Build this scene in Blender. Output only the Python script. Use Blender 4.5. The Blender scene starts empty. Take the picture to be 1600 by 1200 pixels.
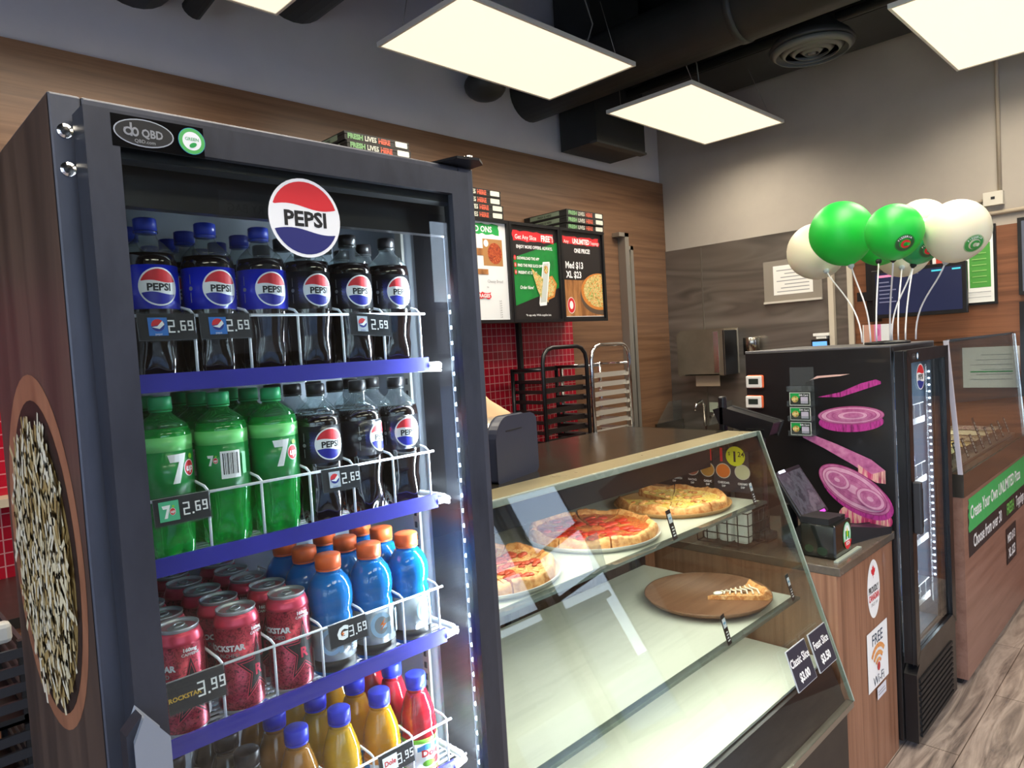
import bpy, bmesh, math, random
from mathutils import Vector, Matrix
random.seed(7)
PI = math.pi
SC = bpy.context.scene
COL = SC.collection

# ------------------------------------------------------------------ camera
def make_camera():
    yaw, pitch, roll = 0.77993238, -0.04685266, -0.06023290
    f = Vector((math.sin(yaw)*math.cos(pitch), math.cos(yaw)*math.cos(pitch), math.sin(pitch)))
    rt = Vector((math.cos(yaw), -math.sin(yaw), 0)); up = rt.cross(f)
    r2 = rt*math.cos(roll)+up*math.sin(roll); u2 = -rt*math.sin(roll)+up*math.cos(roll)
    cd = bpy.data.cameras.new('camera'); co = bpy.data.objects.new('camera', cd); COL.objects.link(co)
    m = Matrix((r2, u2, -f)).transposed().to_4x4(); m.translation = (0, 0, 1.65)
    co.matrix_world = m
    cd.sensor_width = 36; cd.sensor_fit = 'HORIZONTAL'; cd.lens = 1098.44/1600*36
    cd.clip_start = 0.02; cd.clip_end = 200
    SC.camera = co
make_camera()

# ------------------------------------------------------------------ world, exposure
SC.view_settings.view_transform = 'Standard'
SC.view_settings.look = 'None'
SC.view_settings.gamma = 1
SC.view_settings.use_curve_mapping = False
SC.view_settings.exposure = 0.15
PANEL = 1.0
LAMP = 22          # strength of the ceiling panels
SKY = 6.0            # strength of the daylight
LEDW = 20.0           # watts of the cooler LED strip
def make_world():
    w = bpy.data.worlds.new('world'); SC.world = w; w.use_nodes = True
    nt = w.node_tree; bg = nt.nodes['Background']
    tc = nt.nodes.new('ShaderNodeTexCoord'); sp = nt.nodes.new('ShaderNodeSeparateXYZ'); rp = nt.nodes.new('ShaderNodeValToRGB')
    nt.links.new(tc.outputs['Generated'], sp.inputs[0]); nt.links.new(sp.outputs['Z'], rp.inputs[0])
    e = rp.color_ramp.elements
    e[0].position = 0.0; e[0].color = (.80, .86, .98, 1); e[1].position = .6; e[1].color = (.33, .48, .95, 1)
    nt.links.new(rp.outputs[0], bg.inputs[0]); bg.inputs[1].default_value = SKY
make_world()
def area(name, loc, rot, sx, sy, power, color, portal=False):
    l = bpy.data.lights.new(name, 'AREA'); l.shape = 'RECTANGLE'; l.size = sx; l.size_y = sy
    l.energy = power; l.color = color
    if name == 'panel_lamp': l.spread = math.radians(150)
    if portal: l.cycles.is_portal = True
    o = bpy.data.objects.new(name, l); COL.objects.link(o); o.location = loc; o.rotation_euler = rot
    return o
# daylight comes in through the storefront windows and a left wall window added for brightness
area('window_portal', (-.9, -3.17, 1.58), (PI/2, 0, 0), 4.0, 2.7, 1, (1, 1, 1), True)
area('window_portal', (4.575, -3.17, 1.58), (PI/2, 0, 0), 1.05, 2.7, 1, (1, 1, 1), True)
area('window_portal', (5.11, -2.7, 1.58), (0, PI/2, 0), 2.7, .8, 1, (1, 1, 1), True)
area('window_portal', (-2.97, -1.0, 1.58), (0, -PI/2, 0), 2.7, 3.6, 1, (1, 1, 1), True)

# ------------------------------------------------------------------ materials
def lin(h):
    h = h.lstrip('#'); r = []
    for i in (0, 2, 4):
        c = int(h[i:i+2], 16)/255; r.append(c/12.92 if c <= .04045 else ((c+.055)/1.055)**2.4)
    return (*r, 1)
MATS = {}
def M(key, col='#808080', rough=.5, metal=0, **k):
    """plain procedural material: principled with a faint noise in roughness"""
    if key in MATS: return MATS[key]
    m = bpy.data.materials.new(key); m.use_nodes = True; MATS[key] = m
    nt = m.node_tree; b = nt.nodes['Principled BSDF']
    b.inputs['Base Color'].default_value = lin(col); b.inputs['Roughness'].default_value = rough; b.inputs['Metallic'].default_value = metal
    if 'spec' in k: b.inputs['Specular IOR Level'].default_value = k['spec']
    if 'coat' in k: b.inputs['Coat Weight'].default_value = k['coat']; b.inputs['Coat Roughness'].default_value = .05
    if 'trans' in k: b.inputs['Transmission Weight'].default_value = k['trans']
    if 'ior' in k: b.inputs['IOR'].default_value = k['ior']
    if 'sub' in k: b.inputs['Subsurface Weight'].default_value = k['sub']; b.inputs['Subsurface Scale'].default_value = .02
    if 'emit' in k:
        b.inputs['Emission Color'].default_value = lin(k.get('ecol', col)); b.inputs['Emission Strength'].default_value = k['emit']
    if k.get('var', 1) and not k.get('emit'):
        n = nt.nodes.new('ShaderNodeTexNoise'); n.inputs['Scale'].default_value = k.get('nscale', 12)
        mr = nt.nodes.new('ShaderNodeMapRange'); mr.inputs['To Min'].default_value = max(0, rough-.05); mr.inputs['To Max'].default_value = min(1, rough+.07)
        tc = nt.nodes.new('ShaderNodeTexCoord'); nt.links.new(tc.outputs['Object'], n.inputs['Vector'])
        nt.links.new(n.outputs['Fac'], mr.inputs['Value']); nt.links.new(mr.outputs['Result'], b.inputs['Roughness'])
    return m
def MN(key, cols, scale=(1, 1, 1), nscale=5, rough=.5, metal=0, detail=6, dist=0, bump=0, pos=None, coat=0, kind='noise', rvar=0, nrough=.6):
    """noise driven colour ramp on object coordinates (all things keep world sized object space)"""
    if key in MATS: return MATS[key]
    m = bpy.data.materials.new(key); m.use_nodes = True; MATS[key] = m
    nt = m.node_tree; b = nt.nodes['Principled BSDF']; L = nt.links.new
    tc = nt.nodes.new('ShaderNodeTexCoord'); mp = nt.nodes.new('ShaderNodeMapping'); mp.inputs['Scale'].default_value = scale
    L(tc.outputs['Object'], mp.inputs['Vector'])
    if kind == 'noise':
        n = nt.nodes.new('ShaderNodeTexNoise'); n.inputs['Scale'].default_value = nscale; n.inputs['Detail'].default_value = detail
        n.inputs['Distortion'].default_value = dist; n.inputs['Roughness'].default_value = nrough; out = n.outputs['Fac']
    elif kind == 'wave':
        n = nt.nodes.new('ShaderNodeTexWave'); n.wave_type = 'RINGS'; n.inputs['Scale'].default_value = nscale; n.inputs['Distortion'].default_value = dist; n.inputs['Detail'].default_value = detail
        n.inputs['Detail Scale'].default_value = 1.5; out = n.outputs['Fac']
    else:
        n = nt.nodes.new('ShaderNodeTexVoronoi'); n.inputs['Scale'].default_value = nscale; out = n.outputs['Distance']
    L(mp.outputs['Vector'], n.inputs['Vector'])
    rp = nt.nodes.new('ShaderNodeValToRGB'); e = rp.color_ramp.elements
    N = len(cols); pos = pos or [.3+.4*i/(N-1) for i in range(N)]
    while len(e) < N: e.new(.5)
    for i, (c, p) in enumerate(zip(cols, pos)): e[i].position = p; e[i].color = lin(c)
    L(out, rp.inputs['Fac']); L(rp.outputs['Color'], b.inputs['Base Color'])
    b.inputs['Roughness'].default_value = rough; b.inputs['Metallic'].default_value = metal
    if rvar:
        mr = nt.nodes.new('ShaderNodeMapRange'); mr.inputs['To Min'].default_value = rough-rvar; mr.inputs['To Max'].default_value = rough+rvar
        L(out, mr.inputs['Value']); L(mr.outputs['Result'], b.inputs['Roughness'])
    if coat: b.inputs['Coat Weight'].default_value = coat; b.inputs['Coat Roughness'].default_value = .08
    if bump:
        bp = nt.nodes.new('ShaderNodeBump'); bp.inputs['Strength'].default_value = bump; bp.inputs['Distance'].default_value = .004
        L(out, bp.inputs['Height']); L(bp.outputs['Normal'], b.inputs['Normal'])
    return m
def MG(key, tint='#ffffff', ior=1.5, rough=.0, alpha=0.0, body='#ffffff'):
    """thin clear sheet: mirror reflection by Fresnel, the rest passes straight through; alpha = share of milky body"""
    if key in MATS: return MATS[key]
    m = bpy.data.materials.new(key); m.use_nodes = True; MATS[key] = m
    nt = m.node_tree; nt.nodes.clear(); L = nt.links.new
    out = nt.nodes.new('ShaderNodeOutputMaterial'); mx = nt.nodes.new('ShaderNodeMixShader'); fr = nt.nodes.new('ShaderNodeFresnel')
    gb = nt.nodes.new('ShaderNodeNewGeometry'); mi = nt.nodes.new('ShaderNodeMapRange')      # the back face of a thin sheet reflects like its front
    mi.inputs['To Min'].default_value = ior; mi.inputs['To Max'].default_value = 1/ior
    L(gb.outputs['Backfacing'], mi.inputs['Value']); L(mi.outputs['Result'], fr.inputs['IOR'])
    t = nt.nodes.new('ShaderNodeBsdfTransparent'); t.inputs[0].default_value = lin(tint)
    g = nt.nodes.new('ShaderNodeBsdfGlossy'); g.inputs['Roughness'].default_value = rough
    src = t.outputs[0]
    if alpha:
        d = nt.nodes.new('ShaderNodeBsdfDiffuse'); d.inputs[0].default_value = lin(body); m2 = nt.nodes.new('ShaderNodeMixShader'); m2.inputs[0].default_value = alpha
        L(t.outputs[0], m2.inputs[1]); L(d.outputs[0], m2.inputs[2]); src = m2.outputs[0]
    L(fr.outputs[0], mx.inputs[0]); L(src, mx.inputs[1]); L(g.outputs[0], mx.inputs[2]); L(mx.outputs[0], out.inputs[0])
    return m
def wood(key, cols, axis, fine=26, rough=.42, along=1.2, bump=.12, pos=None):
    s = {'x': (along, fine, fine), 'y': (fine, along, fine), 'z': (fine, fine, along)}[axis]
    return MN(key, cols, s, 1.0, rough, detail=8, dist=.6, bump=bump, pos=pos, rvar=.06)

black = M('black_plastic', '#141417', .32); blackm = M('black_matte', '#101012', .55); dark = M('dark_grey', '#2a2b30', .45)
white = M('white_plastic', '#e8e9ec', .4); chrome = M('chrome', '#d8d8d8', .12, 1); steel = MN('brushed_steel', ['#8f8d88', '#b4b2ac', '#a09e98'], (1, 14, 14), 3, .3, 1, rvar=.08)
paper = M('paper_white', '#eeeeea', .7); redm = M('red_print', '#d8232e', .5); bluem = M('navy_print', '#1c2f8a', .5); whitep = M('white_print', '#f4f5f6', .5)
blackp = M('black_print', '#111114', .5); greenp = M('green_print', '#17a048', .5); greyp = M('grey_print', '#8e9094', .5); orangep = M('orange_print', '#f07a26', .5); yellowp = M('yellow_print', '#d9e021', .5)
frame_m = MN('cooler_frame', ['#25272e', '#3c3e47', '#2f313a'], (2, 2, .7), 4, .36, .35, rvar=.1)
cab_m = MN('cooler_cabinet', ['#393b43', '#52545e', '#44474f'], (2, 2, .6), 4, .36, .45, rvar=.1)
glass = MG('clear_glass', '#f2f6f5'); pet = MG('clear_pet', '#eef4f4', 1.45, .05, .05, '#cfd6da')
wire = M('white_wire', '#dfe3e8', .35)

# ------------------------------------------------------------------ mesh helpers
class MB:
    def __init__(s): s.v = []; s.f = []; s.m = []; s.mats = []; s.sm = []
    def mi(s, m):
        if m not in s.mats: s.mats.append(m)
        return s.mats.index(m)
    def add(s, vs, fs, m, smooth=False, T=None):
        o = len(s.v); i = s.mi(m)
        s.v += [tuple(T @ Vector(v)) if T else tuple(v) for v in vs]
        for f in fs: s.f.append(tuple(o+k for k in f)); s.m.append(i); s.sm.append(smooth)
        return s
    def box(s, x0, x1, y0, y1, z0, z1, m, T=None):
        vs = [(x, y, z) for x in (x0, x1) for y in (y0, y1) for z in (z0, z1)]
        return s.add(vs, [(0, 1, 3, 2), (4, 6, 7, 5), (0, 4, 5, 1), (2, 3, 7, 6), (0, 2, 6, 4), (1, 5, 7, 3)], m, T=T)
    def rbox(s, x0, x1, y0, y1, z0, z1, m, r=.004, T=None, seg=2):
        bm = bmesh.new(); bmesh.ops.create_cube(bm, size=1)
        for v in bm.verts: v.co = Vector(((x0+x1)/2+v.co.x*(x1-x0), (y0+y1)/2+v.co.y*(y1-y0), (z0+z1)/2+v.co.z*(z1-z0)))
        r = min(r, .49*min(x1-x0, y1-y0, z1-z0))
        bmesh.ops.bevel(bm, geom=list(bm.edges), offset=r, segments=seg, affect='EDGES', profile=.5)
        s.bm(bm, m, T=T); return s
    def bm(s, bm, m, smooth=False, T=None):
        bm.verts.index_update(); s.add([v.co[:] for v in bm.verts], [tuple(v.index for v in f.verts) for f in bm.faces], m, smooth, T); bm.free(); return s
    def prism(s, pts, axis, a, b, m, T=None):
        """pts 2D: for axis x -> (y,z), y -> (x,z), z -> (x,y)"""
        def P(p, t): return {'x': (t, p[0], p[1]), 'y': (p[0], t, p[1]), 'z': (p[0], p[1], t)}[axis]
        n = len(pts); vs = [P(p, a) for p in pts]+[P(p, b) for p in pts]
        fs = [tuple(range(n)), tuple(range(2*n-1, n-1, -1))]+[(i, (i+1) % n, n+(i+1) % n, n+i) for i in range(n)]
        return s.add(vs, fs, m, T=T)
    def lathe(s, prof, m, n=32, T=None, fn=None, smooth=True, a0=0, a1=2*PI):
        full = abs(a1-a0-2*PI) < 1e-6; k = n if full else n+1; vs = []
        for r, z in prof:
            for i in range(k):
                a = a0+(a1-a0)*i/n; rr = fn(r, z, a) if fn else r
                vs.append((rr*math.cos(a), rr*math.sin(a), z))
        fs = []
        for j in range(len(prof)-1):
            for i in range(k if full else k-1):
                a = j*k+i; b = j*k+(i+1) % k; fs.append((a, b, b+k, a+k))
        if full:
            if prof[0][0] > 1e-5: fs.append(tuple(range(k))[::-1])
            if prof[-1][0] > 1e-5: fs.append(tuple((len(prof)-1)*k+i for i in range(k)))
        return s.add(vs, fs, m, smooth, T)
    def cyl(s, p0, p1, r, m, n=12, r1=None, T=None, smooth=True):
        p0 = Vector(p0); p1 = Vector(p1); d = p1-p0; q = d.to_track_quat('Z', 'Y').to_matrix().to_4x4(); q.translation = p0
        return s.lathe([(r, 0), (r if r1 is None else r1, d.length)], m, n, (T @ q) if T else q, smooth=smooth)
    def tube(s, pts, r, m, n=8, closed=False, T=None):
        pts = [Vector(p) for p in pts]; N = len(pts); vs = []; fs = []; up = None
        for i, p in enumerate(pts):
            a = pts[(i-1) % N] if (closed or i > 0) else p; b = pts[(i+1) % N] if (closed or i < N-1) else p
            t = (b-a).normalized()
            if up is None: up = t.orthogonal().normalized()
            up = (up-t*up.dot(t)).normalized(); w = t.cross(up)
            for k in range(n): an = 2*PI*k/n; vs.append(p+up*(r*math.cos(an))+w*(r*math.sin(an)))
        for i in range(N if closed else N-1):
            for k in range(n):
                a = i*n+k; b = i*n+(k+1) % n; c = ((i+1) % N)*n; fs.append((a, b, c+(k+1) % n, c+k))
        if not closed: fs += [tuple(range(n))[::-1], tuple((N-1)*n+k for k in range(n))]
        return s.add(vs, fs, m, True, T)
    def sphere(s, c, r, m, sx=1, sy=1, sz=1, n=20, T=None):
        bm = bmesh.new(); bmesh.ops.create_uvsphere(bm, u_segments=n, v_segments=n//2, radius=r)
        for v in bm.verts: v.co = Vector((c[0]+v.co.x*sx, c[1]+v.co.y*sy, c[2]+v.co.z*sz))
        return s.bm(bm, m, True, T)
    def mesh(s, name):
        me = bpy.data.meshes.new(name); me.from_pydata(s.v, [], s.f)
        for m in s.mats: me.materials.append(m)
        me.polygons.foreach_set('material_index', s.m); me.polygons.foreach_set('use_smooth', s.sm)
        me.update(); return me
    def build(s, name, parent=None, loc=None, rot=None, label=None, bevel=0):
        o = bpy.data.objects.new(name, s.mesh(name)); COL.objects.link(o)
        if parent: o.parent = parent
        if loc: o.location = loc
        if rot: o.rotation_euler = rot
        if label: o['label'] = label
        if bevel:
            b = o.modifiers.new('bevel', 'BEVEL'); b.width = bevel; b.segments = 2; b.limit_method = 'ANGLE'; b.angle_limit = .7
        return o
def thing(name, label, cat, loc=(0, 0, 0), rz=0, group=None):
    o = bpy.data.objects.new(name, None); COL.objects.link(o); o.location = loc; o.rotation_euler = (0, 0, rz); o.empty_display_size = .05
    return tag(o, label, cat, group)
def tag(o, label, cat, group=None):
    o['label'] = label; o['category'] = cat
    if group: o['group'] = group
    return o
def struct(o): o['kind'] = 'structure'; return o
def dup(root, loc, rz, label, group=None):
    kids = [(c, list(c.children)) for c in root.children]
    r = root.copy(); COL.objects.link(r); r.location = loc; r.rotation_euler = (0, 0, rz); r['label'] = label
    if group: r['group'] = group
    for ch, gs in kids:
        c = ch.copy(); COL.objects.link(c); c.parent = r
        for g in gs:
            d = g.copy(); COL.objects.link(d); d.parent = c
    return r

_TX = {}
def text_mesh(t, bold):
    k = (t, bold)
    if k in _TX: return _TX[k]
    c = bpy.data.curves.new('t', 'FONT'); c.body = t; c.size = 1; c.resolution_u = 2; c.fill_mode = 'FRONT'; c.offset = bold
    o = bpy.data.objects.new('t', c); COL.objects.link(o)
    dg = bpy.context.evaluated_depsgraph_get(); me = bpy.data.meshes.new_from_object(o.evaluated_get(dg))
    vs = [v.co.copy() for v in me.vertices]; fs = [tuple(p.vertices) for p in me.polygons]
    bpy.data.objects.remove(o); bpy.data.curves.remove(c); bpy.data.meshes.remove(me)
    x0 = min(v.x for v in vs); x1 = max(v.x for v in vs)
    for v in vs: v.x -= x0
    _TX[k] = (vs, fs, x1-x0); return _TX[k]

class Decal:
    """flat print: shapes in (u, v) laid in thin layers, mapped on a surface by fn(u, v, h)"""
    def __init__(s, fn, step=None, dh=.00015): s.fn = fn; s.mb = MB(); s.h = .0; s.step = step; s.dh = dh
    def put(s, pts, faces, m, nl=True):
        if nl: s.h += s.dh
        if s.step:
            bm = bmesh.new(); vs = [bm.verts.new((p[0], p[1], 0)) for p in pts]
            for f in faces:
                try: bm.faces.new([vs[i] for i in f])
                except ValueError: pass
            u0 = min(p[0] for p in pts); u1 = max(p[0] for p in pts); k = math.floor(u0/s.step)+1
            while k*s.step < u1:
                bmesh.ops.bisect_plane(bm, geom=list(bm.verts)+list(bm.edges)+list(bm.faces), plane_co=(k*s.step, 0, 0), plane_no=(1, 0, 0)); k += 1
            bm.verts.index_update(); pts = [v.co[:2] for v in bm.verts]; faces = [tuple(v.index for v in f.verts) for f in bm.faces]; bm.free()
        s.mb.add([s.fn(p[0], p[1], s.h) for p in pts], faces, m)
    def rect(s, u0, v0, u1, v1, m): s.put([(u0, v0), (u1, v0), (u1, v1), (u0, v1)], [(0, 1, 2, 3)], m); return s
    def poly(s, pts, m): s.put(pts, [tuple(range(len(pts)))], m); return s
    def rrect(s, u0, v0, u1, v1, r, m):
        pts = []
        for cu, cv, a in ((u1-r, v1-r, 0), (u0+r, v1-r, 90), (u0+r, v0+r, 180), (u1-r, v0+r, 270)):
            for k in range(5): t = math.radians(a+k*22.5); pts.append((cu+r*math.cos(t), cv+r*math.sin(t)))
        return s.poly(pts, m)
    def ell(s, cu, cv, ru, rv, m, n=28, rot=0):
        c, d = math.cos(rot), math.sin(rot)
        return s.poly([(cu+ru*math.cos(t)*c-rv*math.sin(t)*d, cv+ru*math.cos(t)*d+rv*math.sin(t)*c) for t in [2*PI*i/n for i in range(n)]], m)
    def text(s, t, u, v, size, m, al='C', bold=.0, xs=1, rot=0, shear=0):
        vs, fs, w = text_mesh(t, bold); o = {'C': w/2, 'L': 0, 'R': w}[al]; c, d = math.cos(rot), math.sin(rot)
        P = []
        for p in vs:
            a = (p.x-o+shear*p.y)*size*xs; b = p.y*size; P.append((u+a*c-b*d, v+a*d+b*c))
        s.put(P, fs, m); return s
    def line(s, pts, w, m):
        s.h += s.dh
        for a, b in zip(pts[:-1], pts[1:]):
            dx, dy = b[0]-a[0], b[1]-a[1]; L = math.hypot(dx, dy) or 1; nx, ny = -dy/L*w/2, dx/L*w/2; ex, ey = dx/L*w/2, dy/L*w/2
            s.put([(a[0]+nx-ex, a[1]+ny-ey), (a[0]-nx-ex, a[1]-ny-ey), (b[0]-nx+ex, b[1]-ny+ey), (b[0]+nx+ex, b[1]+ny+ey)], [(0, 1, 2, 3)], m, False)
        return s
    def seg(s, txt, u, v, h, m, w=None):
        """seven segment price digits"""
        S = {'0': 'abcdef', '1': 'bc', '2': 'abged', '3': 'abgcd', '4': 'fgbc', '5': 'afgcd', '6': 'afgedc', '7': 'abc', '8': 'abcdefg', '9': 'abcdfg'}
        w = w or h*.5; t = h*.11
        s.h += s.dh
        for ch in txt:
            if ch == '.':
                s.put([(u, v), (u+t*1.3, v), (u+t*1.3, v+t*1.3), (u, v+t*1.3)], [(0, 1, 2, 3)], m, False); u += t*2.4; h *= .8; w *= .8; v += h*.18; continue
            R = {'a': (0, h-t, w, h), 'd': (0, 0, w, t), 'g': (0, h/2-t/2, w, h/2+t/2), 'f': (0, h/2, t, h), 'e': (0, 0, t, h/2), 'b': (w-t, h/2, w, h), 'c': (w-t, 0, w, h/2)}
            for k in S[ch]:
                a = R[k]; s.put([(u+a[0], v+a[1]), (u+a[2], v+a[1]), (u+a[2], v+a[3]), (u+a[0], v+a[3])], [(0, 1, 2, 3)], m, False)
            u += w+t*1.5
        return s
    def cola(s, cu, cv, r, word=True, blue=None):
        s.ell(cu, cv, r, r, whitep, 40); q = r*.92
        def f1(x): return (.30-.07*math.sin(PI*x))*q
        def f2(x): return (-.36-.08*math.sin(PI*x*.9-.3))*q
        N = 18
        def reg(f, up):
            xs = []; i = 0
            L = []
            for k in range(N+1):
                x = -1+2*k/N; y = f(x)/q
                if x*x+y*y < .998: L.append((x*q, f(x)))
            a = math.atan2(L[-1][1], L[-1][0]); b = math.atan2(L[0][1], L[0][0])
            if up:
                arc = [(q*math.cos(a+(b-a)*k/16), q*math.sin(a+(b-a)*k/16)) for k in range(17)]
            else:
                if b > 0: b -= 2*PI
                if a > 0: a -= 2*PI
                a2, b2 = a, b
                if b2 > a2: b2 -= 2*PI
                arc = [(q*math.cos(a2+(b2-a2)*k/16), q*math.sin(a2+(b2-a2)*k/16)) for k in range(17)]
            return [(cu+p[0], cv+p[1]) for p in L+arc]
        s.poly(reg(f1, True), redm); s.poly(reg(f2, False), blue or bluem)
        if word: s.text('PEPSI', cu, cv-r*.20, r*.52, blackp, bold=.035, xs=1.05)
        return s
    def build(s, name, parent=None, **k): return s.mb.build(name, parent, **k)
def front(x, z, y): return lambda u, v, h: (x+u, y-h, z+v)          # faces -Y
def left(y, z, x): return lambda u, v, h: (x-h, y-u, z+v)            # faces -X
def wrap(r, z=0, a0=0): return lambda u, v, h: ((r+h)*math.sin(u/r+a0), -(r+h)*math.cos(u/r+a0), z+v)

def merge(l, d):
    n = len(l.v); l.v = l.v+d.mb.v
    for ff, mi in zip(d.mb.f, d.mb.m): l.f.append(tuple(k+n for k in ff)); l.m.append(l.mi(d.mb.mats[mi])); l.sm.append(False)
    return l

# ------------------------------------------------------------------ the room
YB, XE, YF, XL, ZC = 3.30, 5.14, -3.2, -3.0, 4.25
paint = MN('wall_paint', ['#a79f95', '#b0a89d'], (1, 1, 1), 3, .8)
wood_wall = wood('wood_wall', ['#5a3f2d', '#70513b', '#84634a', '#6a4c37'], 'x', 30, .38, .9, pos=[.25, .42, .6, .78])
wood_end = wood('wood_end', ['#4a2d1c', '#74482e', '#8a583a', '#5f3b26'], 'y', 26, .4, .9, pos=[.25, .42, .6, .78])
wood_v = wood('wood_vertical', ['#6b4632', '#8a5f47', '#9c7057', '#7a523d'], 'z', 40, .38, 1.0, pos=[.28, .43, .58, .75])
wood_pink = wood('wood_counter', ['#7d5a4c', '#8f6a5b', '#9a7566'], 'x', 26, .45, 1.2)
ceil_m = M('ceiling_black', '#232424', .8); duct_m = MN('duct_black', ['#2a2b2a', '#363735'], (1, 1, 1), 4, .5)
def floor_mat():
    m = MN('floor_planks', ['#564f4c', '#8a7d74', '#b0a297', '#756a63'], (1.1, 9, 9), 1.3, .32, detail=10, dist=1.6, bump=.05, pos=[.3, .43, .56, .72], rvar=.08)
    nt = m.node_tree; b = nt.nodes['Principled BSDF']; L = nt.links.new
    br = nt.nodes.new('ShaderNodeTexBrick'); br.inputs['Color1'].default_value = (1, 1, 1, 1); br.inputs['Color2'].default_value = (.78, .78, .8, 1); br.inputs['Mortar'].default_value = (.25, .22, .2, 1)
    br.inputs['Scale'].default_value = 1; br.inputs['Mortar Size'].default_value = .002; br.inputs['Brick Width'].default_value = 1.2; br.inputs['Row Height'].default_value = .18
    tc = nt.nodes.new('ShaderNodeTexCoord'); L(tc.outputs['Object'], br.inputs['Vector'])
    mx = nt.nodes.new('ShaderNodeMix'); mx.data_type = 'RGBA'; mx.blend_type = 'MULTIPLY'; mx.inputs['Factor'].default_value = 1
    old = b.inputs['Base Color'].links[0].from_socket
    L(old, mx.inputs['A']); L(br.outputs['Color'], mx.inputs['B']); L(mx.outputs['Result'], b.inputs['Base Color']); return m
def tile_mat():
    m = M('red_tile', '#a01226', .22); nt = m.node_tree; b = nt.nodes['Principled BSDF']; L = nt.links.new
    tc = nt.nodes.new('ShaderNodeTexCoord'); sp = nt.nodes.new('ShaderNodeSeparateXYZ'); cb = nt.nodes.new('ShaderNodeCombineXYZ')
    L(tc.outputs['Object'], sp.inputs[0]); L(sp.outputs['X'], cb.inputs['X']); L(sp.outputs['Z'], cb.inputs['Y'])
    br = nt.nodes.new('ShaderNodeTexBrick'); br.offset = 0; br.inputs['Color1'].default_value = lin('#9c1024'); br.inputs['Color2'].default_value = lin('#b0142a'); br.inputs['Mortar'].default_value = lin('#c98a8a')
    br.inputs['Scale'].default_value = 1; br.inputs['Mortar Size'].default_value = .0022; br.inputs['Brick Width'].default_value = .042; br.inputs['Row Height'].default_value = .05
    L(cb.outputs[0], br.inputs['Vector']); L(br.outputs['Color'], b.inputs['Base Color']); return m
struct(MB().box(XL, XE+.1, YF, YB, -.1, 0, floor_mat()).build('floor'))
struct(MB().box(XL, XE+.1, YF, YB+.1, ZC, ZC+.1, ceil_m).build('ceiling'))
struct(MB().box(XL, XE, YB, YB+.1, 0, ZC, MN('wall_paint_lightened', ['#cdcacb', '#d6d3d4'], (1, 1, 1), 3, .8)).build('wall_back'))  # paint lightened to make up for weak light on the upper wall
struct(MB().box(XE, XE+.1, -2.3, YB+.1, 0, ZC, paint).box(XE, XE+.1, YF, -3.1, 0, ZC, paint).box(XE, XE+.1, -3.1, -2.3, 0, .2, paint).box(XE, XE+.1, -3.1, -2.3, 2.95, ZC, paint).build('wall_right'))
struct(MB().box(XL-.1, XL, YF, -2.8, 0, ZC, paint).box(XL-.1, XL, .8, YB, 0, ZC, paint).box(XL-.1, XL, -2.8, .8, 0, .2, paint).box(XL-.1, XL, -2.8, .8, 2.95, ZC, paint).build('wall_left'))
# front wall with storefront windows, one more round the corner
fw = MB(); fm = M('front_wall', '#5c544d', .8)
for a in ((XL, -2.9, 0, ZC), (1.1, 4.05, 0, ZC), (5.1, XE, 0, ZC), (-2.9, 1.1, 0, .2), (4.05, 5.1, 0, .2), (-2.9, 1.1, 2.95, ZC), (4.05, 5.1, 2.95, ZC)): fw.box(a[0], a[1], YF-.12, YF, a[2], a[3], fm)
struct(fw.build('wall_front'))
for wi, (a, b, n) in enumerate(((-2.9, 1.1, 4), (4.05, 5.1, 1), (-3.1, -2.3, 1), (-2.8, .8, 3))):  # the last, in the left wall, is added to brighten the walls
    w = MB(); side = wi >= 2
    def bx(u0, u1, z0, z1, t0=.03, t1=.09, m=blackm, w=w, wi=wi):
        if wi == 2: w.box(XE+t0-.02, XE+t1-.02, u0, u1, z0, z1, m)
        elif wi == 3: w.box(XL-t1, XL-t0, u0, u1, z0, z1, m)
        else: w.box(u0, u1, YF-t1, YF-t0, z0, z1, m)
    for z0, z1 in ((.2, .26), (2.89, 2.95), (2.08, 2.14), (1.62, 1.66)): bx(a, b, z0, z1)
    for k in range(n+1): x = a+(b-a)*k/n; bx(max(a, x-.035), min(b, x+.035), .26, 2.89)
    o = struct(w.build('window_%d' % (wi+1))); p = MB()
    if wi == 2: p.box(XE+.03, XE+.04, a, b, .26, 2.89, glass)
    elif wi == 3: p.box(XL-.065, XL-.055, a, b, .26, 2.89, glass)
    else: p.box(a, b, YF-.065, YF-.055, .26, 2.89, glass)
    p.build('pane', o)
ps = MB().box(2.15, 2.80, YF, YF+.006, 1.75, 2.93, M('poster_grey', '#8d8b93', .5)); d = Decal(lambda u, v, h: (2.15+(.65-u), YF+.0065+h, v)); d.text('GROCERY BAG', .32, 2.78, .09, dark, bold=.01, xs=.9); merge(ps, d)
tag(ps.build('wall_poster'), 'grey notice about grocery bags on the front wall behind the viewer', 'poster')
# outside: parking lot and a low building across it
gm = MN('asphalt', ['#6f6f73', '#8a8a8e'], (1, 1, 1), 2, .9)
struct(MB().box(-40, 60, -60, YF-.12, -.3, -.12, gm).build('ground'))
ob = thing('building', 'low beige building across the parking lot outside the windows', 'building', (8, -32, -.12))
MB().box(-26, 26, -3, 3, 0, 4.2, M('outside_wall', '#8c8078', .9)).build('wall', ob); MB().box(-26.3, 26.3, -3.3, 3.3, 4.2, 4.6, M('outside_roof', '#4b4a50', .9)).build('roof', ob)
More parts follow.
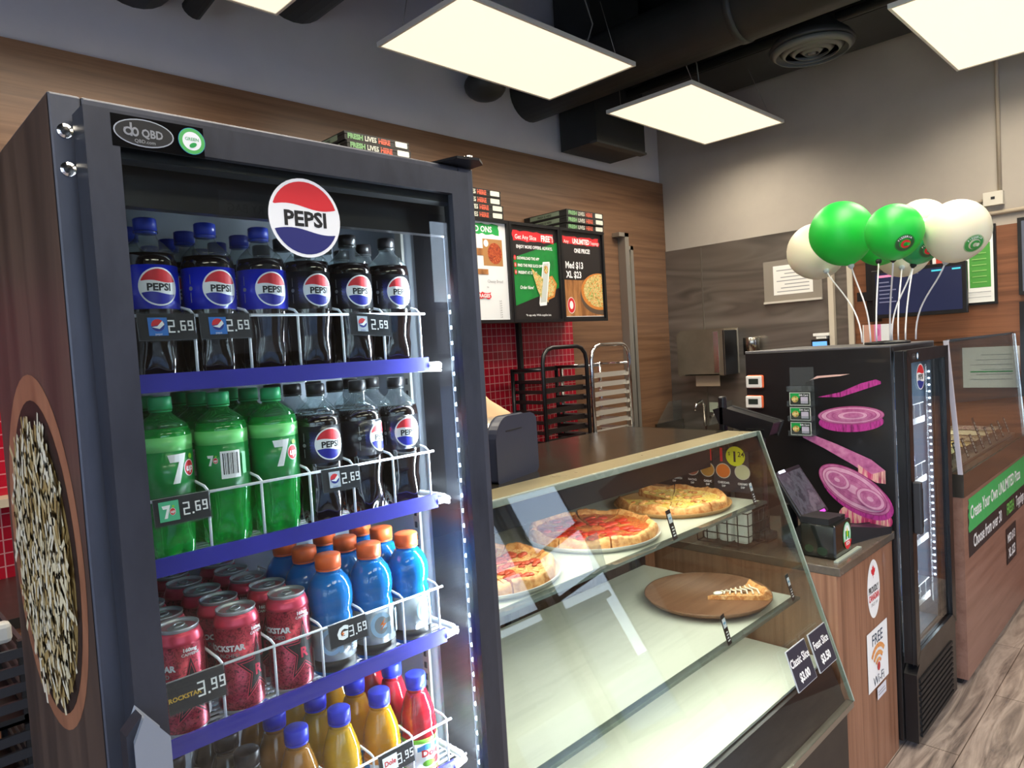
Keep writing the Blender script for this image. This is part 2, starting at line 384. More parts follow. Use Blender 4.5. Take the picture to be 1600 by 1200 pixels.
# wall cladding
struct(MB().box(-1.5, XE-.001, YB-.03, YB-.001, 0, 2.966, wood_wall).build('trim_1'))                # wood cladding on the back wall
struct(MB().box(-.6, 3.86, YB-.045, YB-.031, .9, 2.0, tile_mat()).build('trim_2'))             # red tiles
stw = MN('steel_wall', ['#6f6963', '#938c84', '#7d7770', '#a39c94'], (1, .35, 2.2), 2.2, .33, .75, detail=2, dist=.8, rvar=.07)
struct(MB().box(XE-.012, XE-.001, 1.80, YB-.031, .0, 2.40, stw).build('trim_3'))
struct(MB().box(XE-.016, XE-.012, 2.934, 2.944, .9, 2.39, M('seam', '#8a857c', .4, .8)).build('trim_4'))
struct(MB().box(XE-.03, XE-.001, -1.85, 1.80, 0, 2.226, wood_end).build('trim_5'))
beige = M('beige_metal', '#c9bfae', .5)
struct(MB().box(XE-.05, XE-.012, 1.905, 1.94, .9, 2.39, beige).build('trim_6')); struct(MB().box(XE-.05, XE-.012, 1.775, 1.81, .9, 2.39, beige).build('trim_7'))
# sliding door frame on the back wall
dj = MB(); alu = M('aluminium', '#a8a49c', .35, .7)
dj.box(4.47, 4.52, YB-.10, YB-.031, .0, 2.50, alu).box(4.40, 4.52, YB-.10, YB-.031, 2.47, 2.50, alu).box(4.58, 4.615, YB-.07, YB-.031, 0, 2.41, alu).box(4.52, 4.615, YB-.07, YB-.031, 2.38, 2.41, alu)
door = struct(dj.build('door_1'))
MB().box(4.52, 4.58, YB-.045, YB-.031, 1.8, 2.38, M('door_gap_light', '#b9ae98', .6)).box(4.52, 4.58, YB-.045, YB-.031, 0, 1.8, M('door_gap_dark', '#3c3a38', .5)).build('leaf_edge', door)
MB().box(4.535, 4.565, YB-.055, YB-.045, 1.42, 1.50, blackm).build('latch', door)

# ceiling services -----------------------------------------------------------
def duct(x, z, r, y0, y1, label, name='round_duct'):
    o = tag(MB().cyl((0, y0, 0), (0, y1, 0), r, duct_m, 28).build(name, loc=(x, 0, z)), label, 'duct')
    for k in range(3):
        y = y0+(y1-y0)*(.25+.25*k); MB().cyl((0, y-.02, 0), (0, y+.02, 0), r*1.03, duct_m, 28).build('joint_band', o)
        MB().cyl((0, y, r), (0, y, ZC-z-.001), .006, blackm, 6).build('hanger_rod', o)
    return o
duct(3.58, 3.37, .175, YF+.3, YB-.001, 'large round black duct passing above the middle ceiling panels')
duct(1.10, 3.42, .19, 1.2, YB-.001, 'round black duct ending above the upper left corner of the drinks cooler')
duct(1.86, 3.60, .22, 1.2, YB-.001, 'round black duct behind the small corner of the leftmost ceiling panel')
tag(MB().cyl((1.31, 3.2, 3.24), (1.65, 1.6, 3.9), .045, duct_m, 14).build('pipe'), 'thin dark slanted pipe between the two upper left ducts', 'pipe')
tag(MB().sphere((0, 0, 0), .13, duct_m, 1, 1, .7).build('pipe_elbow', loc=(3.05, 3.16, 3.28)), 'small dark pipe end peeking out below the big middle ceiling panel', 'pipe')
tag(MB().box(3.86, 4.43, 2.95, YB-.031, 3.03, ZC-.001, duct_m).box(3.85, 4.434, 2.94, 3.0, 3.02, 3.035, M('duct_edge', '#4a4b48', .5)).build('duct_drop'), 'square black duct drop in front of the top edge of the wood wall', 'duct')
tag(MB().box(4.435, 4.95, YF+.3, YB-.001, 3.46, 3.95, duct_m).build('rectangular_duct'), 'long rectangular black duct running along the beige end wall under the ceiling', 'duct')
for x, z, r, la in ((4.25, 3.42, .03, 'thin dark conduit next to the rectangular duct'), (4.09, 3.66, .05, 'thicker dark pipe between round and rectangular ducts'), (2.9, 3.8, .035, 'thin dark pipe high above the middle ceiling panels')):
    tag(MB().cyl((0, YF+.3, 0), (0, YB-.001 if x != 4.25 and x != 4.08 else 2.94, 0), r, duct_m, 10).build('ceiling_pipe', loc=(x, 0, z)), la, 'pipe')
for k, x in enumerate((-.5, 2.3, 3.2)):
    tag(MB().box(x, x+.08, YF+.01, YB-.01, ZC-.18, ZC-.001, duct_m).build('joist'), ('dark ceiling beam over the left ducts', 'dark ceiling beam over the big middle panel', 'dark ceiling beam over the far panel')[k], 'beam')
# round diffuser with concentric rings
df = thing('air_diffuser', 'round black ceiling air diffuser with concentric rings', 'vent', (4.05, 1.58, 3.22))
MB().lathe([(.205, 0), (.225, .012), (.20, .05), (.12, .12), (.12, .32)], duct_m, 40).build('neck', df)
gd = M('diffuser_ring', '#6a6b64', .45)
for k in range(4):
    r = .218-.05*k; MB().lathe([(r, -.004), (r-.030, -.030), (r-.033, -.028), (r-.004, -.001)], gd, 40).build('ring', df)
MB().cyl((0, 0, -.03), (0, 0, -.002), .02, gd, 20).build('hub', df)
# hung LED panels
pan_m = M('panel_glow', '#ffeec4', .5, emit=PANEL, ecol='#fff0d2'); pfr = M('panel_frame', '#dcdad2', .5)
def panel(x, y, label):
    o = thing('ceiling_panel_light', label, 'ceiling light', (x, y, 3.10), 0, 'flat LED panels hung under the black ceiling')
    area('panel_lamp', (x, y, 3.098), (0, 0, 0), 1.17, .58, LAMP, (1, .9, .74))
    L, W = .60, .305; f = MB()
    f.box(-L, L, -W, -W+.012, 0, .022, pfr).box(-L, L, W-.012, W, 0, .022, pfr).box(-L, -L+.012, -W+.012, W-.012, 0, .022, pfr).box(L-.012, L, -W+.012, W-.012, 0, .022, pfr).box(-L+.012, L-.012, -W+.012, W-.012, .014, .022, pfr)
    f.build('frame', o); MB().box(-L+.012, L-.012, -W+.012, W-.012, .004, .012, pan_m).build('diffuser', o)
    for sx in (-1, 1):
        for sy in (-1, 1): MB().tube([(sx*.5, sy*.26, .022), (sx*.46-(.15 if x > 4 else 0), sy*.2, .33)], .0018, alu, 5).build('hanging_wire', o)
    q_ = -1.08 if x > 4 else 1
    MB().tube([(.30*q_, -.2, .02), (.36*q_, -.22, .18), (.34*q_, -.15, .45), (.37*q_, -.1, .9)], .004, M('grey_cable', '#77776f', .6), 6).build('power_cable', o)
    return o
panel(2.575, 2.45, 'large hanging LED panel in the middle of the ceiling'); panel(4.25, 2.40, 'smaller looking LED panel hanging nearest the far wall')
panel(4.19, .75, 'LED panel cut by the upper right corner of the photo'); panel(.88, 2.45, 'LED panel of which only a corner shows at top left')
for x in (.88, 2.57): panel(x, .75, 'LED panel hanging outside the view above the cooler' if x < 1 else 'LED panel hanging outside the view before the middle one')
for x in (-.8, .88, 2.57, 4.19): panel(x, -1.1, 'LED panel over the customer side, out of view, %s' % {-.8: 'first from the left wall', .88: 'second from the left wall', 2.57: 'third from the left wall', 4.19: 'nearest the end wall'}[x])

# ------------------------------------------------------------------ drinks cooler
ck = thing('beverage_cooler', 'tall black glass door drinks cooler with a bowl of cheese printed on its side', 'drinks cooler', (0, 0, 0))
CX0, CX1, CY0, CY1, CT = .218, .885, .964, 1.445, 1.987
liner = M('cooler_liner', '#8f959f', .4); linerd = M('cooler_liner_dark', '#1c1a1c', .3)
side_m = MN('side_graphic', ['#2a2320', '#4a3b34', '#5f4c41', '#372c27'], (9, 9, .8), 1.2, .4, detail=8, dist=.6, pos=[.25, .45, .6, .75])
c = MB()
c.box(CX0, CX0+.035, CY0, CY1, 0, CT, cab_m).box(CX1-.035, CX1, CY0, CY1, 0, CT, cab_m).box(CX0+.035, CX1-.035, CY0, CY1, 1.957, CT, cab_m).box(CX0+.035, CX1-.035, CY0, CY1, 0, .30, cab_m).box(CX0+.035, CX1-.035, CY1-.04, CY1, .30, 1.957, cab_m)
c.build('cabinet', ck, bevel=.003)
l = MB(); IX0, IX1, IYB = .258, .845, 1.40
l.box(IX0-.004, IX0, 1.0, IYB, .31, 1.95, liner).box(IX1, IX1+.004, 1.10, IYB, .31, 1.95, liner).box(IX0, IX1, IYB, IYB+.005, .31, 1.95, liner).box(IX0, IX1, .98, IYB, 1.95, 1.955, linerd).box(IX0, IX1, .98, IYB, .302, .31, liner)
l.box(IX1-.002, IX1+.004, .968, 1.10, .31, 1.95, linerd).box(IX0-.004, IX0, .968, 1.0, .31, 1.95, linerd)
for x in (IX1-.004,):
    l.box(x-.006, x, 1.13, 1.15, .4, 1.9, alu)
    for k in range(60): l.box(x-.0075, x-.006, 1.136, 1.144, .42+.024*k, .432+.024*k, blackm)
l.box(IX0, IX1, .972, .99, 1.862, 1.95, linerd)
l.build('liner', ck)
# printed side: wood with a bowl of grated cheese
d = Decal(left(CY1, 0, CX0), dh=.0004); d.rect(0, .04, CY1-CY0, CT-.004, side_m)
bowl = wood('bowl_wood', ['#7a4a34', '#a06a4d', '#b27a5a'], 'z', 12, .45, 3, bump=0); bowld = M('bowl_inner', '#2a1a14', .5); bowlc = M('cheese_base', '#8a713f', .6)
# bowl spans z 1.15..1.66, y 1.13..1.24+ on the panel
UC = CY1-1.205; d.ell(UC, 1.402, .222, .256, bowl, 48, .0); d.ell(UC+.004, 1.395, .190, .226, bowld, 48); d.ell(UC+.002, 1.385, .172, .196, bowlc, 40)
ch = [M('cheese_a', '#e6d9b4', .6), M('cheese_b', '#cdb888', .6), M('cheese_c', '#ab9058', .6), M('cheese_d', '#efe6cc', .6)]
for k in range(620):
    a = random.random()*2*PI; q = math.sqrt(random.random())*.93; u = UC+.002+q*.175*math.cos(a); v = 1.388+q*.205*math.sin(a)
    t = random.gauss(PI/2, .5); L = random.uniform(.014, .034); cu = random.uniform(-.006, .006)
    P = [(u-math.cos(t)*L, v-math.sin(t)*L), (u+cu*math.sin(t), v-cu*math.cos(t)), (u+math.cos(t)*L, v+math.sin(t)*L)]
    d.h -= d.dh*.97; d.line(P, random.uniform(.006, .012), random.choice(ch))
d.build('side_graphic', ck, label='printed panel of a wooden bowl full of grated white cheese')
# front nuts/bolts on the cabinet face
for z in (1.942, 1.897): MB().cyl((.233, CY0-.003, z), (.233, CY0, z), .0085, chrome, 16).cyl((.233, CY0-.004, z), (.233, CY0-.001, z), .0055, blackm, 6).build('bolt', ck)
# door
dr = MB(); DX0, DX1, DY0, DY1, DZ1, DZ0 = .240, .823, .910, .955, 1.960, .335; GX0, GX1, GZ1, GZ0 = .276, .786, 1.921, .375
def mitre(mb, m):
    o = [(DX0, DZ0), (DX1, DZ0), (DX1, DZ1), (DX0, DZ1)]; i = [(GX0, GZ0), (GX1, GZ0), (GX1, GZ1), (GX0, GZ1)]
    q = .026; j = [(GX0-q, GZ0-q), (GX1+q, GZ0-q), (GX1+q, GZ1+q), (GX0-q, GZ1+q)]
    for k in range(4):
        a, b, c2, d2 = o[k], o[(k+1) % 4], i[(k+1) % 4], i[k]; mb.prism([a, b, c2, d2], 'y', DY0, DY0+.012, m)
        c2, d2 = j[(k+1) % 4], j[k]; mb.prism([a, b, c2, d2], 'y', DY0+.012, DY1, m)
mitre(dr, frame_m); door_o = dr.build('door', ck)
MB().box(GX0-.003, GX1+.003, DY0+.010, DY0+.014, GZ0-.003, GZ1+.003, glass).build('glass_pane', door_o)
g = MB(); gk = M('gasket', '#0d0d10', .4)
g.box(GX0-.02, GX0+.004, DY0+.016, DY1, GZ0, GZ1, gk).box(GX1+.018, GX1+.024, DY0+.016, DY1, GZ0, GZ1, gk).box(GX0-.02, GX1+.018, DY0+.016, DY1, GZ1-.012, GZ1+.02, gk).box(GX0, GX1, DY0+.016, DY1, GZ0-.02, GZ0+.01, gk)
g.build('gasket', door_o)
d = Decal(front(.515, 1.857, DY0+.0095)); d.cola(0, 0, .056, blue=M('logo_blue', '#25286f', .4)); d.build('logo_sticker', door_o, label='round red, white and blue logo sticker')
d = Decal(front(.268, 1.918, DY0-.0002)); d.rect(0, 0, .1065, .038, M('gloss_label', '#08080a', .12))
d.ell(.036, .0195, .034, .0165, M('silver_print', '#a9adb6', .4)); d.ell(.036, .0195, .0325, .0152, blackp)
d.text('QBD', .045, .015, .0135, greyp, bold=.03, xs=.85); d.text('QBD.com', .036, .0075, .0058, greyp, bold=.01)
d.rect(.0135, .021, .029, .0235, greyp).rect(.020, .014, .0225, .030, greyp); d.ell(.018, .0195, .0055, .005, greyp).ell(.018, .0195, .003, .0028, blackp).ell(.0255, .0195, .004, .0055, greyp).ell(.0255, .0195, .002, .003, blackp)
d.ell(.091, .019, .0165, .0165, M('eco_blue', '#2f8fc4', .5)); d.ell(.091, .019, .0160, .0160, M('eco_green', '#4fb35a', .5), 20); d.ell(.091, .019, .0115, .0115, whitep)
d.text('GREEN', .091, .0195, .0055, greenp, bold=.01); d.ell(.092, .014, .005, .0028, greenp, rot=.5); d.build('header_label', door_o)
hd = MB(); hm = M('handle_grey', '#7d838e', .4)
hd.prism([(.229, .86), (.229, 1.228), (.240, 1.253), (.262, 1.222), (.262, .86)], 'y', .872, .9095, hm); hd.build('handle', door_o, label='grey bevelled handle', bevel=.003)
hd2 = MB().prism([(.222, .86), (.222, 1.236), (.240, 1.254), (.229, 1.225), (.229, .86)], 'y', .885, .9095, frame_m); hd2.build('handle_back', door_o)
hg = MB().prism([(.815, .925), (.858, .915), (.884, .935), (.884, .985), (.80, .985)], 'z', 1.9875, 1.992, black).cyl((.850, .935, 1.992), (.850, .935, 1.998), .008, chrome, 10); hg.build('hinge', ck)
# led strip
ls = MB(); ls.box(.829, .8425, .972, .992, .36, 1.90, M('led_housing', '#4a4f58', .4)); led_h = ls.build('led_strip', ck)
le = M('led_dot', '#e9f4ff', .5, emit=14, ecol='#dcecff'); lb = MB()
for k in range(50): lb.box(.8255, .829, .979, .985, .38+.028*k, .386+.028*k, le)
lb.build('led_row', led_h)
area('cooler_led', (.824, .985, 1.14), (0, math.radians(-90), math.radians(-32)), 1.5, .015, LEDW, (.78, .88, 1.0)).rotation_euler = Vector((-.75, .66, 0)).to_track_quat('-Z', 'Y').to_euler()
for o_ in COL.objects:
    if o_.name == 'cooler_led': o_.data.size, o_.data.size_y = .012, 1.5
# shelves
strip_b = MN('shelf_strip_blue', ['#2b2a8c', '#3432a0'], (1, 1, 1), 8, .35)
SZ = [1.648, 1.400, 1.151, .903, .655]
DV = [.302, .382, .461, .540, .618, .698, .776]
shelves = []
for i, z in enumerate(SZ):
    s = MB()
    for k in range(24): y = 1.03+.0155*k; s.cyl((IX0+.01, y, z-.020), (IX1-.01, y, z-.020), .0022, wire, 6)
    for x in (IX0+.02, .55, IX1-.02): s.cyl((x, 1.02, z-.025), (x, 1.39, z-.025), .003, wire, 6)
    s.tube([(.785, 1.006, z-.015), (.815, 1.012, z-.015), (.822, 1.03, z-.015), (.82, 1.385, z-.015)], .006, wire, 8)
    s.box(.288, .303, 1.004, 1.008, z-.026, z+.002, wire)
    so = s.build('shelf', ck); shelves.append(so)
    MB().box(.303, .786, 1.0035, 1.0085, z-.025, z, strip_b).build('front_strip', so)
    r = MB(); zr = z+.078
    r.cyl((.300, 1.006, zr), (.785, 1.006, zr), .0021, wire, 8)
    r.cyl((.302, 1.010, z-.01), (.302, 1.010, zr), .0021, wire, 8)
    for x in DV[1:]: r.tube([(x, 1.010, z-.01), (x, 1.010, zr+.002), (x-.003, 1.014, zr+.008), (x-.008, 1.05, zr+.016), (x-.008, 1.38, zr+.016), (x-.008, 1.38, z-.015)], .0021, wire, 7)
    r.build('wire_rail', so)
tagm = M('tag_dark', '#3b3a42', .35); tagc = MG('tag_clear', '#f0f2f4', 1.35, .02, .06, '#9aa0a8'); digit = M('digit_white', '#f2f2f4', .5)
def price_tag(i, x0, x1, txt, kind, tilt=0.0, wide=False):
    z = SZ[i]+.078; w = x1-x0; T = [0, -.034]
    o = MB(); h = .036 if not wide else .042
    o.box(0, w, -.003, -.0005, -h, 0, tagm).box(-.002, w+.002, -.0042, -.0032, -h-.002, .002, tagc)
    for v in ():
        pass
    ob_ = o.build('price_tag', shelves[i], loc=(x0, 1.003, z+.002), rot=(-.12, tilt, 0))
    # the print is in the same object: add a decal mesh joined by parenting level (kept inside the part)
    d = Decal(lambda u, v, hh: (u, -.0044-hh, v)); ih = h*.68
    a = w*.16
    if kind == 'blue': d.rect(a, -h*.84, a+ih, -h*.16, M('tag_blue', '#2a72c8', .5)); cx, cy = a+ih/2, -h*.45; R = ih*.34
    elif kind == 'white': d.rect(a, -h*.84, a+ih*.8, -h*.14, M('tag_white', '#b9c4d2', .5)); cx, cy = a+ih*.4, -h*.45; R = ih*.32
    if kind in ('blue', 'white'):
        d.ell(cx, cy, R, R, redm); d.poly([(cx+R*math.cos(t), cy+R*math.sin(t)) for t in [-PI*.95+PI*1.0*k/12 for k in range(13)]], bluem)
        d.poly([(cx-R*.95, cy-R*.3), (cx-.1*R, cy-R*.15), (cx+R*.7, cy+R*.7), (cx+R*.98, cy+R*.1), (cx+.2*R, cy-R*.6)], whitep); d.text('pepsi', cx, -h*.82, h*.12, whitep if kind == 'blue' else bluem)
    if kind == '7': d.rect(a*.5, -h*.86, a*.5+ih*1.05, -h*.12, M('tag_green', '#4db98a', .5)); seven_up(d, a*.5+ih*.45, -h*.5, ih*.33)
    if kind == 'G': d.text('G', a+ih*.4, -h*.72, h*.75, whitep, bold=.06, shear=.2); d.poly(bolt(a+ih*.45, -h*.5, h*.16), orangep)
    if kind == 'rock': d.text('ROCKSTAR', w*.28, -h*.62, h*.20, M('tag_gold', '#c8a13a', .5), bold=.03, xs=1.0)
    if kind == 'dole': d.rect(a*.5, -h*.84, a*.5+ih*1.2, -h*.14, whitep); d.text('Dole', a*.5+ih*.6, -h*.55, h*.32, redm, bold=.03)
    d.seg(txt, w*.50, -h*.74, h*.48, digit)
    me = d.mb; n = len(ob_.data.vertices)
    mm = MB(); mm.v = [v.co[:] for v in ob_.data.vertices]; mm.f = [tuple(p.vertices) for p in ob_.data.polygons]; mm.m = [p.material_index for p in ob_.data.polygons]; mm.sm = [False]*len(mm.f); mm.mats = list(ob_.data.materials)
    for f, mi, in zip(me.f, me.m): mm.f.append(tuple(k+n for k in f)); mm.m.append(mm.mi(me.mats[mi])); mm.sm.append(False)
    mm.v += me.v; ob_.data = mm.mesh('price_tag'); return ob_
def bolt(u, v, r): return [(u-.5*r, v-r), (u+.1*r, v-.1*r), (u-.5*r, v-.05*r), (u+.5*r, v+r), (u+.05*r, v+.15*r), (u+.7*r, v+.1*r)]
def seven_up(d, u, v, r):
    d.ell(u+r*.75, v-r*.1, r*.5, r*.62, whitep, 20); d.ell(u+r*.75, v-r*.1, r*.44, r*.56, redm, 20)
    d.poly([(u-r*.9, v+r), (u+r*.45, v+r*1.05), (u+r*.35, v+r*.7), (u-r*.15, v-r*1.1), (u-r*.65, v-r*1.1), (u-.12*r, v+r*.45), (u-r*.75, v+r*.45)], whitep)
    d.text('up', u+r*.75, v-r*.3, r*.7, whitep, bold=.03, shear=.2); d.ell(u+r*.9, v+r*.75, r*.2, r*.2, M('lime', '#8ed02a', .5), 12)
price_tag(0, .306, .379, '2.69', 'blue'); price_tag(0, .386, .458, '2.69', 'blue'); price_tag(0, .627, .704, '2.69', 'white', .06)
price_tag(1, .306, .379, '2.69', '7', -.0); price_tag(1, .556, .622, '2.69', 'white', .02)
price_tag(2, .304, .380, '3.99', 'rock', -.0, True); price_tag(2, .548, .616, '3.69', 'G', .0)
price_tag(3, .622, .692, '3.95', 'dole', .0)

# ------------------------------------------------------------------ drinks
cola = M('cola_liquid', '#120a09', .12, spec=.6, coat=1); cap_blue = M('cap_blue', '#2540b8', .35); cap_black = M('cap_black', '#1d1a1c', .35)
lab_blue = M('label_blue', '#1226c4', .3, coat=.6); lab_black = M('label_black', '#0e0d14', .3, coat=.6); dot_blue = M('label_dots', '#2b3cc0', .4)
g7 = M('green_liquid', '#25dc5c', .05, trans=.72, ior=1.2, coat=1); g7n = M('green_neck', '#37b860', .06, trans=.8, ior=1.15, coat=1)
cap_green = M('cap_green', '#2fb36c', .35); lab7 = M('label_7_dark', '#0a8a3c', .35, coat=.4); lab7l = M('label_7_light', '#7be07f', .35, coat=.4)
gat = M('sports_blue', '#1878c8', .08, trans=.25, ior=1.2, coat=1); cap_or = M('cap_orange', '#ee6a32', .4); labg = M('label_grey', '#8f969c', .35, coat=.4)
def petal(r, z, a):
    k = max(0, 1-z/.045); return r*(1-.32*k*(.5-.5*math.cos(5*a)))
def bottle_kind(name, label, cat, prof_liq, prof_top, mliq, mtop, cap, capm, lab_fn, petals=True, capname='cap'):
    t = thing(name, label, cat)
    b = MB(); b.lathe(prof_liq, mliq, 40, fn=petal if petals else None); b.lathe(prof_top, mtop, 32); b.build('bottle_body', t)
    c = MB(); r, z0, z1 = cap
    c.lathe([(r, z0), (r, z1-.0015), (r-.0015, z1), (0, z1)], capm, 36, fn=lambda rr, z, a: rr*(1+.018*math.cos(18*a)) if rr > r*.98 else rr)
    c.lathe([(r*.98, z0-.0035), (r*.98, z0-.0008)], capm, 24); c.build(capname, t)
    l = lab_fn(); l.build('label', t); return t
def cola_label(base, zero):
    def f():
        l = MB(); z0, z1, r = .106, .166, .0372
        l.lathe([(r, z0), (r, z1)], base, 48)
        d = Decal(wrap(r+.0002, (z0+z1)/2), step=.006)
        if zero:
            for i in range(9):
                for j in range(17): 
                    u = -.033+i*.0024+(j % 2)*.0012; v = -.02+j*.0025; rr = .0008*(1-abs(j-8)/12)
                    d.h -= d.dh; d.rect(u-rr, v-rr, u+rr, v+rr, dot_blue)
        d.cola(0, 0, .0262, blue=M('logo_cobalt', '#20249a', .4))
        d.rect(.036, -.022, .040, .016, M('fine_print', '#8d96cf', .5)); d.ell(-.043, .0, .003, .003, greyp, 12); d.rect(-.0435, .006, -.0425, .02, greyp); d.rect(-.0435, -.02, -.0425, -.006, greyp)
        l.v, n = l.v+d.mb.v, len(l.v)
        for ff, mi in zip(d.mb.f, d.mb.m): l.f.append(tuple(k+n for k in ff)); l.m.append(l.mi(d.mb.mats[mi])); l.sm.append(False)
        return l
    return f
pl_ = [(0, .004), (.020, .0), (.0275, .002), (.0345, .014), (.0352, .03), (.0335, .045), (.0318, .058), (.0335, .075), (.0362, .09), (.0368, .10), (.0368, .17), (.0345, .183), (0, .1831)]
pt_ = [(.0345, .183), (.030, .190), (.0225, .198), (.0150, .205), (.0128, .211), (.0128, .2135), (.0158, .2137), (.0158, .2155), (.0125, .2157), (.0125, .219)]
def cola_bottle(zero):
    return bottle_kind('cola_bottle', 'x', 'bottle', pl_, pt_, cola, pet, (.0148, .2165, .2335), cap_black if zero else cap_blue, cola_label(lab_black if zero else lab_blue, zero))
def lime_label(face):
    def f():
        r = .0372; l = MB(); l.lathe([(r, .092), (r, .158)], lab7, 48); l.lathe([(r, .158), (r, .178)], lab7l, 48)
        d = Decal(wrap(r+.0002, .13), step=.006)
        if face == 'logo': seven_up(d, -.004, .004, .019)
        else:
            d.rect(-.014, -.022, .014, .018, whitep); x = -.011
            while x < .011: w = random.choice((.0006, .0010, .0016)); d.h -= d.dh*.99; d.rect(x, -.016, x+w, .015, blackp); x += w+random.choice((.0008, .0012))
            seven_up(d, -.026, .006, .007); d.rect(.017, -.018, .024, .014, M('fine_print_green', '#6fc98a', .5))
        return merge(l, d)
    return f
pl7 = [(0, .004), (.020, .0), (.0275, .002), (.0348, .014), (.0356, .03), (.0342, .045), (.0335, .055), (.035, .07), (.0366, .085), (.0368, .18), (.0345, .190), (0, .1905)]
pt7 = [(.0345, .190), (.030, .1965), (.0225, .2025), (.0150, .208), (.0128, .212), (.0128, .2135), (.0158, .2137), (.0158, .2155), (.0125, .2157), (.0125, .219)]
def lime_bottle(face): return bottle_kind('lemon_lime_bottle', 'x', 'bottle', pl7, pt7, g7, g7n, (.0152, .2155, .2335), cap_green, lime_label(face))
def sport_label():
    r = .0366; l = MB(); l.lathe([(r, .012), (r, .030)], blackp, 48); l.lathe([(r, .030), (r, .088)], labg, 48)
    d = Decal(wrap(r+.0002, .06), step=.006)
    gm_ = M('g_pale', '#a9cbe6', .5)
    for cx in (-.002, .072, -.076):
        d.ell(cx, .002, .019, .022, gm_); d.ell(cx, .002, .012, .015, labg); d.rect(cx+.004, .004, cx+.020, .012, labg); d.rect(cx+.0, -.004, cx+.019, .003, gm_); d.rect(cx+.012, -.018, cx+.019, .0, gm_)
        d.poly(bolt(cx+.002, .003, .010), orangep)
    d.rect(.030, -.02, .046, .02, M('fine_print_blue', '#bcd3e4', .5))
    for k in range(7): d.rect(.032, -.017+.005*k, .044, -.0145+.005*k, labg)
    return merge(l, d)
pg = [(0, .003), (.028, 0), (.0355, .006), (.0362, .012), (.0362, .088), (.0345, .093), (.0355, .097), (.0340, .102), (.0335, .106), (.0362, .115), (.0372, .128), (.0360, .143), (.031, .156), (.0235, .166), (.0200, .170), (.0190, .176)]
def sport_bottle(): return bottle_kind('sports_drink_bottle', 'x', 'bottle', pg[:-1], [(.0200, .170), (.0190, .177)], gat, gat, (.0208, .1765, .198), cap_or, sport_label, petals=False)
def juice_label(liq, band, has=True):
    def f():
        r = .0338; l = MB()
        if not has: l.lathe([(r, .02), (r, .06)], pet, 40); return l
        l.lathe([(r, .014), (r, .070)], whitep, 48); l.lathe([(r+.0001, .066), (r+.0001, .074)], band, 48); l.lathe([(r+.0001, .012), (r+.0001, .020)], band, 48)
        d = Decal(wrap(r+.0003, .044), step=.006)
        for cx in (0, .07, -.07):
            d.poly([(cx-.026, .016), (cx-.01, .021), (cx+.01, .018), (cx+.026, .022), (cx+.026, .012), (cx, .010), (cx-.026, .008)], M('juice_wave', '#3e8fd6', .5))
            d.text('Dole', cx, -.002, .017, redm, bold=.04, xs=1.1); d.ell(cx+.012, -.014, .010, .007, redm, 16); d.ell(cx-.006, -.015, .012, .006, M('leaf_green', '#6fb52c', .5), 16)
        return merge(l, d)
    return f
pj = [(0, .003), (.026, 0), (.0325, .006), (.0334, .014), (.0334, .074), (.0315, .082), (.0330, .086), (.0312, .091), (.0328, .096), (.0308, .101), (.0318, .106), (.0295, .118), (.0255, .132), (.0205, .146), (.0180, .153), (.0170, .160)]
def juice_bottle(key, col, band, capm=None, has=True):
    liq = M('juice_'+key, col, .08, trans=.25, ior=1.2, coat=1)
    return bottle_kind('juice_bottle', 'x', 'bottle', pj[:-1], [(.0180, .153), (.0170, .162)], liq, liq, (.0188, .1615, .183), capm or M('cap_juice', '#2633c8', .4), juice_label(liq, band, has), petals=False)
def can_kind():
    t = thing('energy_drink_can', 'x', 'can')
    body = MN('can_red', ['#2a0a12', '#8e2438', '#bd3a52', '#5a1422'], (1, 1, 1), 110, .3, .5, detail=5, dist=2, pos=[.32, .45, .55, .68]); pink = M('can_pink', '#d9455e', .3, .4); can_metal = M('can_metal', '#b9bdc2', .32, .6)
    b = MB(); b.lathe([(0, .004), (.022, .003), (.024, 0), (.0275, .004), (.0328, .013)], can_metal, 40); b.lathe([(.0328, .013), (.0330, .016), (.0330, .135)], body, 48); b.lathe([(.0330, .135), (.0326, .140), (.030, .147), (.0278, .1525)], pink, 40)
    b.build('can_body', t)
    l = MB(); l.lathe([(.0278, .1525), (.0272, .1545), (.0286, .156), (.0286, .1578), (.0275, .158), (.0262, .1555), (.0255, .1525), (.022, .1522), (0, .1530)], can_metal, 40)
    l.build('can_lid', t)
    tb = MB(); tb.tube([(.0085*math.cos(a)*.8, .004+.0095*math.sin(a), .1548) for a in [2*PI*k/16 for k in range(16)]], .0013, can_metal, 6, True); tb.cyl((0, -.004, .153), (0, -.004, .1556), .003, can_metal, 10); tb.build('pull_tab', t)
    pr = M('can_print', '#dfe1e4', .35); d = Decal(wrap(.0332, .075), step=.006)
    def star(cx, cy, R, m, w=None):
        P = [(cx+(R if k % 2 == 0 else R*.42)*math.sin(PI*k/5), cy+(R if k % 2 == 0 else R*.42)*math.cos(PI*k/5)*1.35) for k in range(10)]
        d.poly(P, m)
    for cx in (.028, -.076):
        star(cx, -.006, .040, pink); star(cx, -.006, .036, blackp); star(cx, -.006, .031, pink); star(cx, -.006, .0285, blackp); d.text('R', cx, -.016, .022, pink, bold=.03)
    d.text('ROCKSTAR', -.020, .028, .0115, pr, bold=.05, xs=.95); d.text('PUNCHED', -.018, .018, .0085, greyp, bold=.01, xs=.9)
    d.text('160mg', .028, .052, .007, pr, bold=.05); d.text('CAFFEINE', .028, .046, .0055, pr, bold=.02); d.text('FRUIT', .085, -.03, .010, pr, bold=.03, rot=PI/2)
    d.rect(.070, -.055, .0765, .055, M('can_scarlet', '#e0202e', .35)); d.rect(.052, -.05, .069, -.018, whitep)
    d.build('can_print', t); return t
